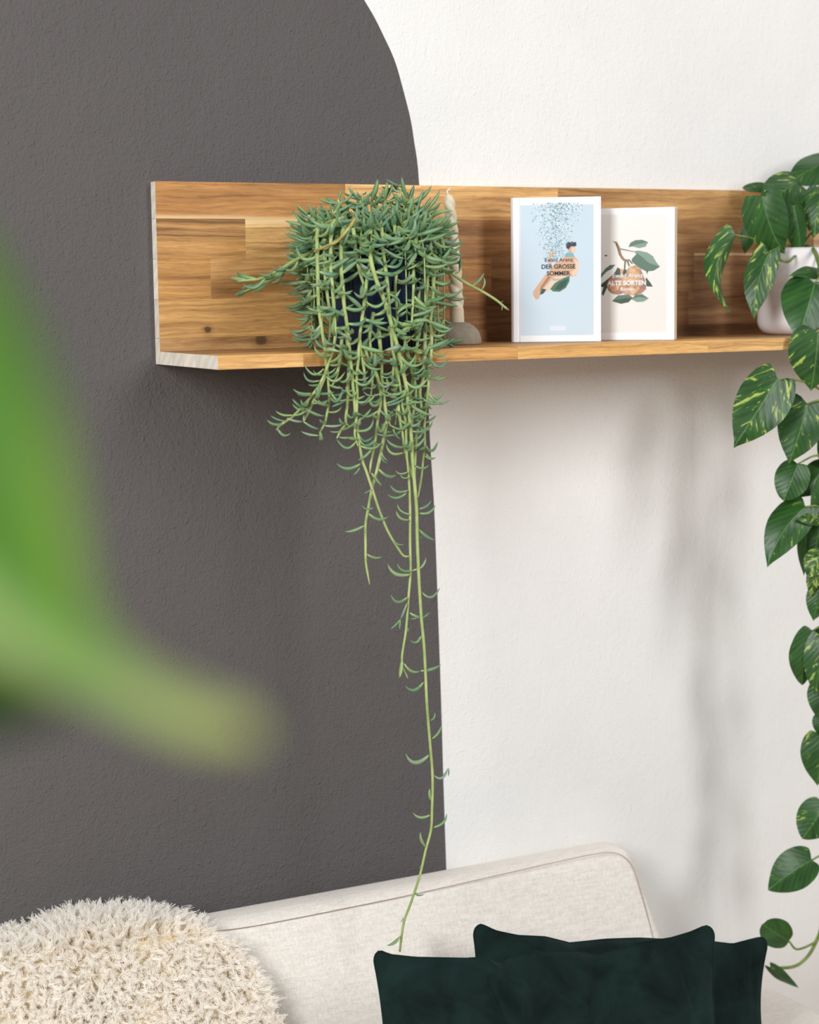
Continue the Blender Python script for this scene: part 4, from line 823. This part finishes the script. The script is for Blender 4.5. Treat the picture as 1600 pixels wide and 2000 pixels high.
# base px, tip px, width px, y base, y tip, roll, fold, droop, variegation, stalk (None, 'pot' or a photo point with its depth)
PL = [
 ((1628, 312), (1541, 350), 74, -0.07, -0.10, 20, 18, 0.25, 0.15, 'pot'),
 ((1556, 356), (1492, 402), 84, -0.10, -0.14, 8, 14, 0.35, 0.55, 'pot'),
 ((1500, 364), (1451, 366), 27, -0.06, -0.05, 30, 10, 0.1, 0.4, 'pot'),
 ((1490, 384), (1541, 497), 98, -0.155, -0.165, -6, 10, 0.30, 0.22, 'pot'),
 ((1550, 402), (1569, 499), 58, -0.14, -0.15, -14, 24, 0.25, 0.0, 'pot'),
 ((1604, 372), (1590, 462), 70, -0.13, -0.14, 10, 16, 0.25, 0.55, 'pot'),
 ((1436, 459), (1403, 612), 58, -0.145, -0.150, -22, 34, -0.55, 0.75, (1505, 492, -0.13)),
 ((1503, 493), (1474, 619), 64, -0.165, -0.180, 8, 16, 0.20, 0.55, 'pot'),
 ((1466, 440), (1455, 497), 32, -0.08, -0.075, 0, 10, 0.2, 0.0, 'pot'),
 ((1614, 532), (1546, 531), 34, -0.19, -0.22, 35, 10, 0.2, 0.3, 'pot'),
 ((1592, 552), (1562, 657), 116, -0.228, -0.252, 4, 14, 0.30, 0.15, (1604, 540, -0.21)),
 ((1598, 650), (1588, 764), 112, -0.262, -0.262, -5, 14, 0.25, 0.45, (1612, 640, -0.244)),
 ((1519, 740), (1437, 870), 108, -0.245, -0.250, 4, 10, 0.22, 0.72, (1610, 765, -0.24)),
 ((1577, 789), (1546, 903), 98, -0.240, -0.248, -4, 13, 0.28, 0.45, (1611, 790, -0.24)),
 ((1559, 906), (1532, 976), 72, -0.232, -0.235, 6, 12, 0.25, 0.1, (1608, 890, -0.24)),
 ((1612, 913), (1563, 970), 62, -0.215, -0.215, 10, 14, 0.2, 0.0, (1620, 910, -0.23)),
 ((1606, 1012), (1602, 930), 44, -0.245, -0.250, 10, 14, 0.25, 0.1, (1612, 1020, -0.24)),
 ((1574, 990), (1503, 1103), 82, -0.238, -0.242, 8, 16, 0.30, 0.3, (1606, 1000, -0.24)),
 ((1602, 1012), (1563, 1013), 30, -0.248, -0.252, 20, 20, 0.3, 0.8, (1609, 1010, -0.24)),
 ((1604, 1015), (1590, 1092), 70, -0.225, -0.225, 0, 16, 0.2, 0.0, (1609, 1012, -0.235)),
 ((1574, 1030), (1572, 1126), 34, -0.215, -0.215, 0, 20, 0.2, 0.2, (1606, 1025, -0.235)),
 ((1604, 1080), (1578, 1128), 52, -0.245, -0.245, 12, 18, 0.3, 0.9, (1608, 1075, -0.24)),
 ((1592, 1112), (1585, 1167), 30, -0.240, -0.240, 0, 20, 0.3, 1.0, (1606, 1105, -0.24)),
 ((1604, 1148), (1590, 1213), 50, -0.238, -0.238, 0, 14, 0.2, 0.25, (1608, 1140, -0.24)),
 ((1588, 1232), (1572, 1340), 66, -0.230, -0.232, -10, 18, 0.25, 0.25, (1611, 1225, -0.24)),
 ((1606, 1248), (1594, 1360), 66, -0.246, -0.250, 4, 16, 0.25, 0.6, (1613, 1240, -0.24)),
 ((1612, 1335), (1598, 1405), 62, -0.232, -0.232, 0, 14, 0.2, 0.05, (1615, 1328, -0.24)),
 ((1612, 1398), (1604, 1442), 46, -0.225, -0.225, 0, 12, 0.2, 0.05, (1616, 1392, -0.24)),
 ((1606, 1440), (1599, 1537), 80, -0.240, -0.243, 0, 12, 0.25, 0.4, (1617, 1430, -0.24)),
 ((1610, 1572), (1571, 1638), 80, -0.236, -0.240, 0, 12, 0.25, 0.45, (1619, 1560, -0.24)),
 ((1586, 1680), (1507, 1738), 84, -0.230, -0.232, 4, 10, 0.25, 0.12, (1617, 1668, -0.235)),
 ((1541, 1838), (1492, 1808), 62, -0.215, -0.215, -4, 8, 0.15, 0.0, None),
 ((1506, 1890), (1561, 1937), 27, -0.205, -0.215, 30, 20, 0.25, 0.0, None),
 ((1640, 420), (1690, 520), 90, -0.13, -0.15, 0, 14, 0.25, 0.4, 'pot'), ((1640, 690), (1680, 800), 100, -0.246, -0.24, 0, 14, 0.25, 0.4, (1613, 680, -0.246)),
 ((1635, 850), (1668, 960), 95, -0.235, -0.24, 0, 14, 0.25, 0.5, (1609, 845, -0.24)), ((1634, 1060), (1662, 1150), 80, -0.235, -0.24, 0, 14, 0.25, 0.3, (1607, 1050, -0.24)), ((1644, 1290), (1676, 1385), 80, -0.235, -0.24, 0, 14, 0.25, 0.6, (1614, 1280, -0.24)),
 ((1646, 1500), (1676, 1590), 76, -0.235, -0.24, 0, 14, 0.25, 0.3, (1619, 1490, -0.24)), ((1646, 1650), (1680, 1730), 76, -0.232, -0.236, 0, 14, 0.25, 0.2, (1619, 1640, -0.238)),
]
main = catmull([at(1560, 512, -0.10), at(1580, 480, -0.13), at(1600, 515, -0.20), at(1607, 590, -0.242), at(1612, 700, -0.248), at(1610, 900, -0.244), at(1606, 1100, -0.244), at(1612, 1300, -0.244), at(1618, 1500, -0.244), at(1619, 1680, -0.238), at(1606, 1800, -0.222), at(1594, 1840, -0.215), at(1576, 1870, -0.212), at(1550, 1888, -0.208), at(1506, 1891, -0.205)], 8)
V, Fs = tube(main, np.linspace(0.0036, 0.0026, len(main)), 8); mobj('stem', V, Fs, M_PSTEM, pothos)
V, Fs = tube(catmull([at(1597, 1832, -0.216), at(1588, 1843, -0.216), at(1557, 1854, -0.216), at(1541, 1838, -0.215)], 6), np.linspace(0.0022, 0.0017, 19), 7); mobj('leaf_stalk', V, Fs, M_PSTEM, pothos)
V, Fs = tube(catmull([at(1566, 520, -0.10), at(1556, 500, -0.14), at(1540, 511, -0.165), at(1520, 506, -0.165), at(1490, 492, -0.16)], 6), 0.0022, 7); mobj('stem', V, Fs, M_PSTEM, pothos)
for k, (b, t, wpx, yb, yt, roll, fold, droop, vg, stk) in enumerate(PL):
    B = at(*b, yb); Tp = at(*t, yt); sc = 3604/np.dot(B-CAM, _f)
    me = heart(B, Tp, wpx/sc, roll, fold, droop, 0.0, k, {3: -0.09, 6: -0.13, 7: -0.06, 17: -0.08, 24: -0.08, 30: -0.04}.get(k, 0.0), {14: 0.5, 24: 0.4, 29: 0.4, 30: 0.25, 31: 0.8, 2: 0.5}.get(k, 0.0)); o = obj('leaf', me, pothos); o.color = (vg, 0, 0, 1)
    if stk is None: continue
    S = at(1553+(k*7 % 25)-12, 505, -0.10) if stk == 'pot' else at(*stk)
    mid = (S+B)/2+np.array([0, -0.006, 0.018 if stk == 'pot' else 0.006])
    path = catmull([S, mid, B], 6); V, Fs = tube(path, np.linspace(0.0021, 0.0015, len(path)), 6); mobj('leaf_stalk', V, Fs, M_PSTEM, pothos)

# ------------------------------------------------------------------ plant close to the camera
tt = NT('foreground_leaf'); at_ = tt.n('ShaderNodeAttribute', attribute_name='tint'); tt.color(at_.outputs['Color']); M_FLEAF = tt.set(Roughness=0.6, Specular_IOR_Level=0.15)
M_TERRA = flat('terracotta', srgb(176, 106, 74), 0.8)
fx, fy = -1.16, -2.02
fg = thing('tall_houseplant', (fx, fy, Z_FLOOR), 'out of focus tall houseplant with a broad light green leaf, in the foreground', 'potted plant')
rowsL = [
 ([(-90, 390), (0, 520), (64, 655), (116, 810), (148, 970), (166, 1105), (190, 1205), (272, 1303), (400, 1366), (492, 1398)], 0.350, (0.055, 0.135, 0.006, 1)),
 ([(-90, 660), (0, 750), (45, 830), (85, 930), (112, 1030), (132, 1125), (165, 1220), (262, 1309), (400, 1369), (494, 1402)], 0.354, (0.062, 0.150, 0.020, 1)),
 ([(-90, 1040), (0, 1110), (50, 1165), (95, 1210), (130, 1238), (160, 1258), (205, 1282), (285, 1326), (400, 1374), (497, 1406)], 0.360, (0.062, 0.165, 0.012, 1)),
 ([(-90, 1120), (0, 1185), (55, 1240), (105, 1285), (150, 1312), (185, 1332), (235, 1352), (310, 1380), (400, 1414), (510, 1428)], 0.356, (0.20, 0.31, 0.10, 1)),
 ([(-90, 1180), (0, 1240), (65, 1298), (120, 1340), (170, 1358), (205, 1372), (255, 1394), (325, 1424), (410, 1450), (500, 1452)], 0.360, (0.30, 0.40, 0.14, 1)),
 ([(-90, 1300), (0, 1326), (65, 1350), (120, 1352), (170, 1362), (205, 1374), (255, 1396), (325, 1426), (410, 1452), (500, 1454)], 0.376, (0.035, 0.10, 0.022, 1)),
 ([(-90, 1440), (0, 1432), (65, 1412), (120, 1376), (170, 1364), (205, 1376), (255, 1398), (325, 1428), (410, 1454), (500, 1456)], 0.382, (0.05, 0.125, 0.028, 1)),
]
G = []; COL = []
for pts, d, col in rowsL:
    c3 = catmull([at_depth(px, py, d) for px, py in pts], 4); G.append(c3); COL.append(col)
nr, ncn = len(G), len(G[0]); V = [p for g in G for p in g]; cols = []
for r_i in range(nr):
    for ci in range(ncn):
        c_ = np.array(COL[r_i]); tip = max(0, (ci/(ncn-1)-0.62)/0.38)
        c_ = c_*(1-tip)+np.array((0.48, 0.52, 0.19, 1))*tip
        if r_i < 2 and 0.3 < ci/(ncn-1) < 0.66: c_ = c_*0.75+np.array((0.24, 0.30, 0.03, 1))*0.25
        cols.append(c_)
Fs = [(r_i*ncn+ci, r_i*ncn+ci+1, (r_i+1)*ncn+ci+1, (r_i+1)*ncn+ci) for r_i in range(nr-1) for ci in range(ncn-1)]
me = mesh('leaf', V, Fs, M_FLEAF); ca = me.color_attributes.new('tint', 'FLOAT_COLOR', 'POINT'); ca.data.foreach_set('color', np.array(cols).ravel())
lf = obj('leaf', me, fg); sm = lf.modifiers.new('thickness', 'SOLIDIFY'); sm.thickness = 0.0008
stem_top = at_depth(-300, 1250, 0.40)
V, Fs = tube(catmull([(fx, fy, Z_FLOOR+0.26), (fx+0.01, fy, -1.0), (fx+0.03, fy-0.005, -0.5), (stem_top[0]-0.06, stem_top[1]+0.005, -0.12), stem_top, at_depth(-80, 1165, 0.358)], 10), np.linspace(0.010, 0.0025, 51), 10); mobj('stem', V, Fs, M_PSTEM, fg)
V, Fs = lathe([(0, Z_FLOOR+0.0005), (0.11, Z_FLOOR+0.0005), (0.14, Z_FLOOR+0.26), (0.152, Z_FLOOR+0.26), (0.152, Z_FLOOR+0.30), (0.138, Z_FLOOR+0.30), (0.132, Z_FLOOR+0.24)], fx, fy, 40); mobj('pot', V, Fs, M_TERRA, fg)
V, Fs = lathe([(0, Z_FLOOR+0.27), (0.134, Z_FLOOR+0.265)], fx, fy, 32); mobj('soil', V, Fs, M_SOIL, fg)
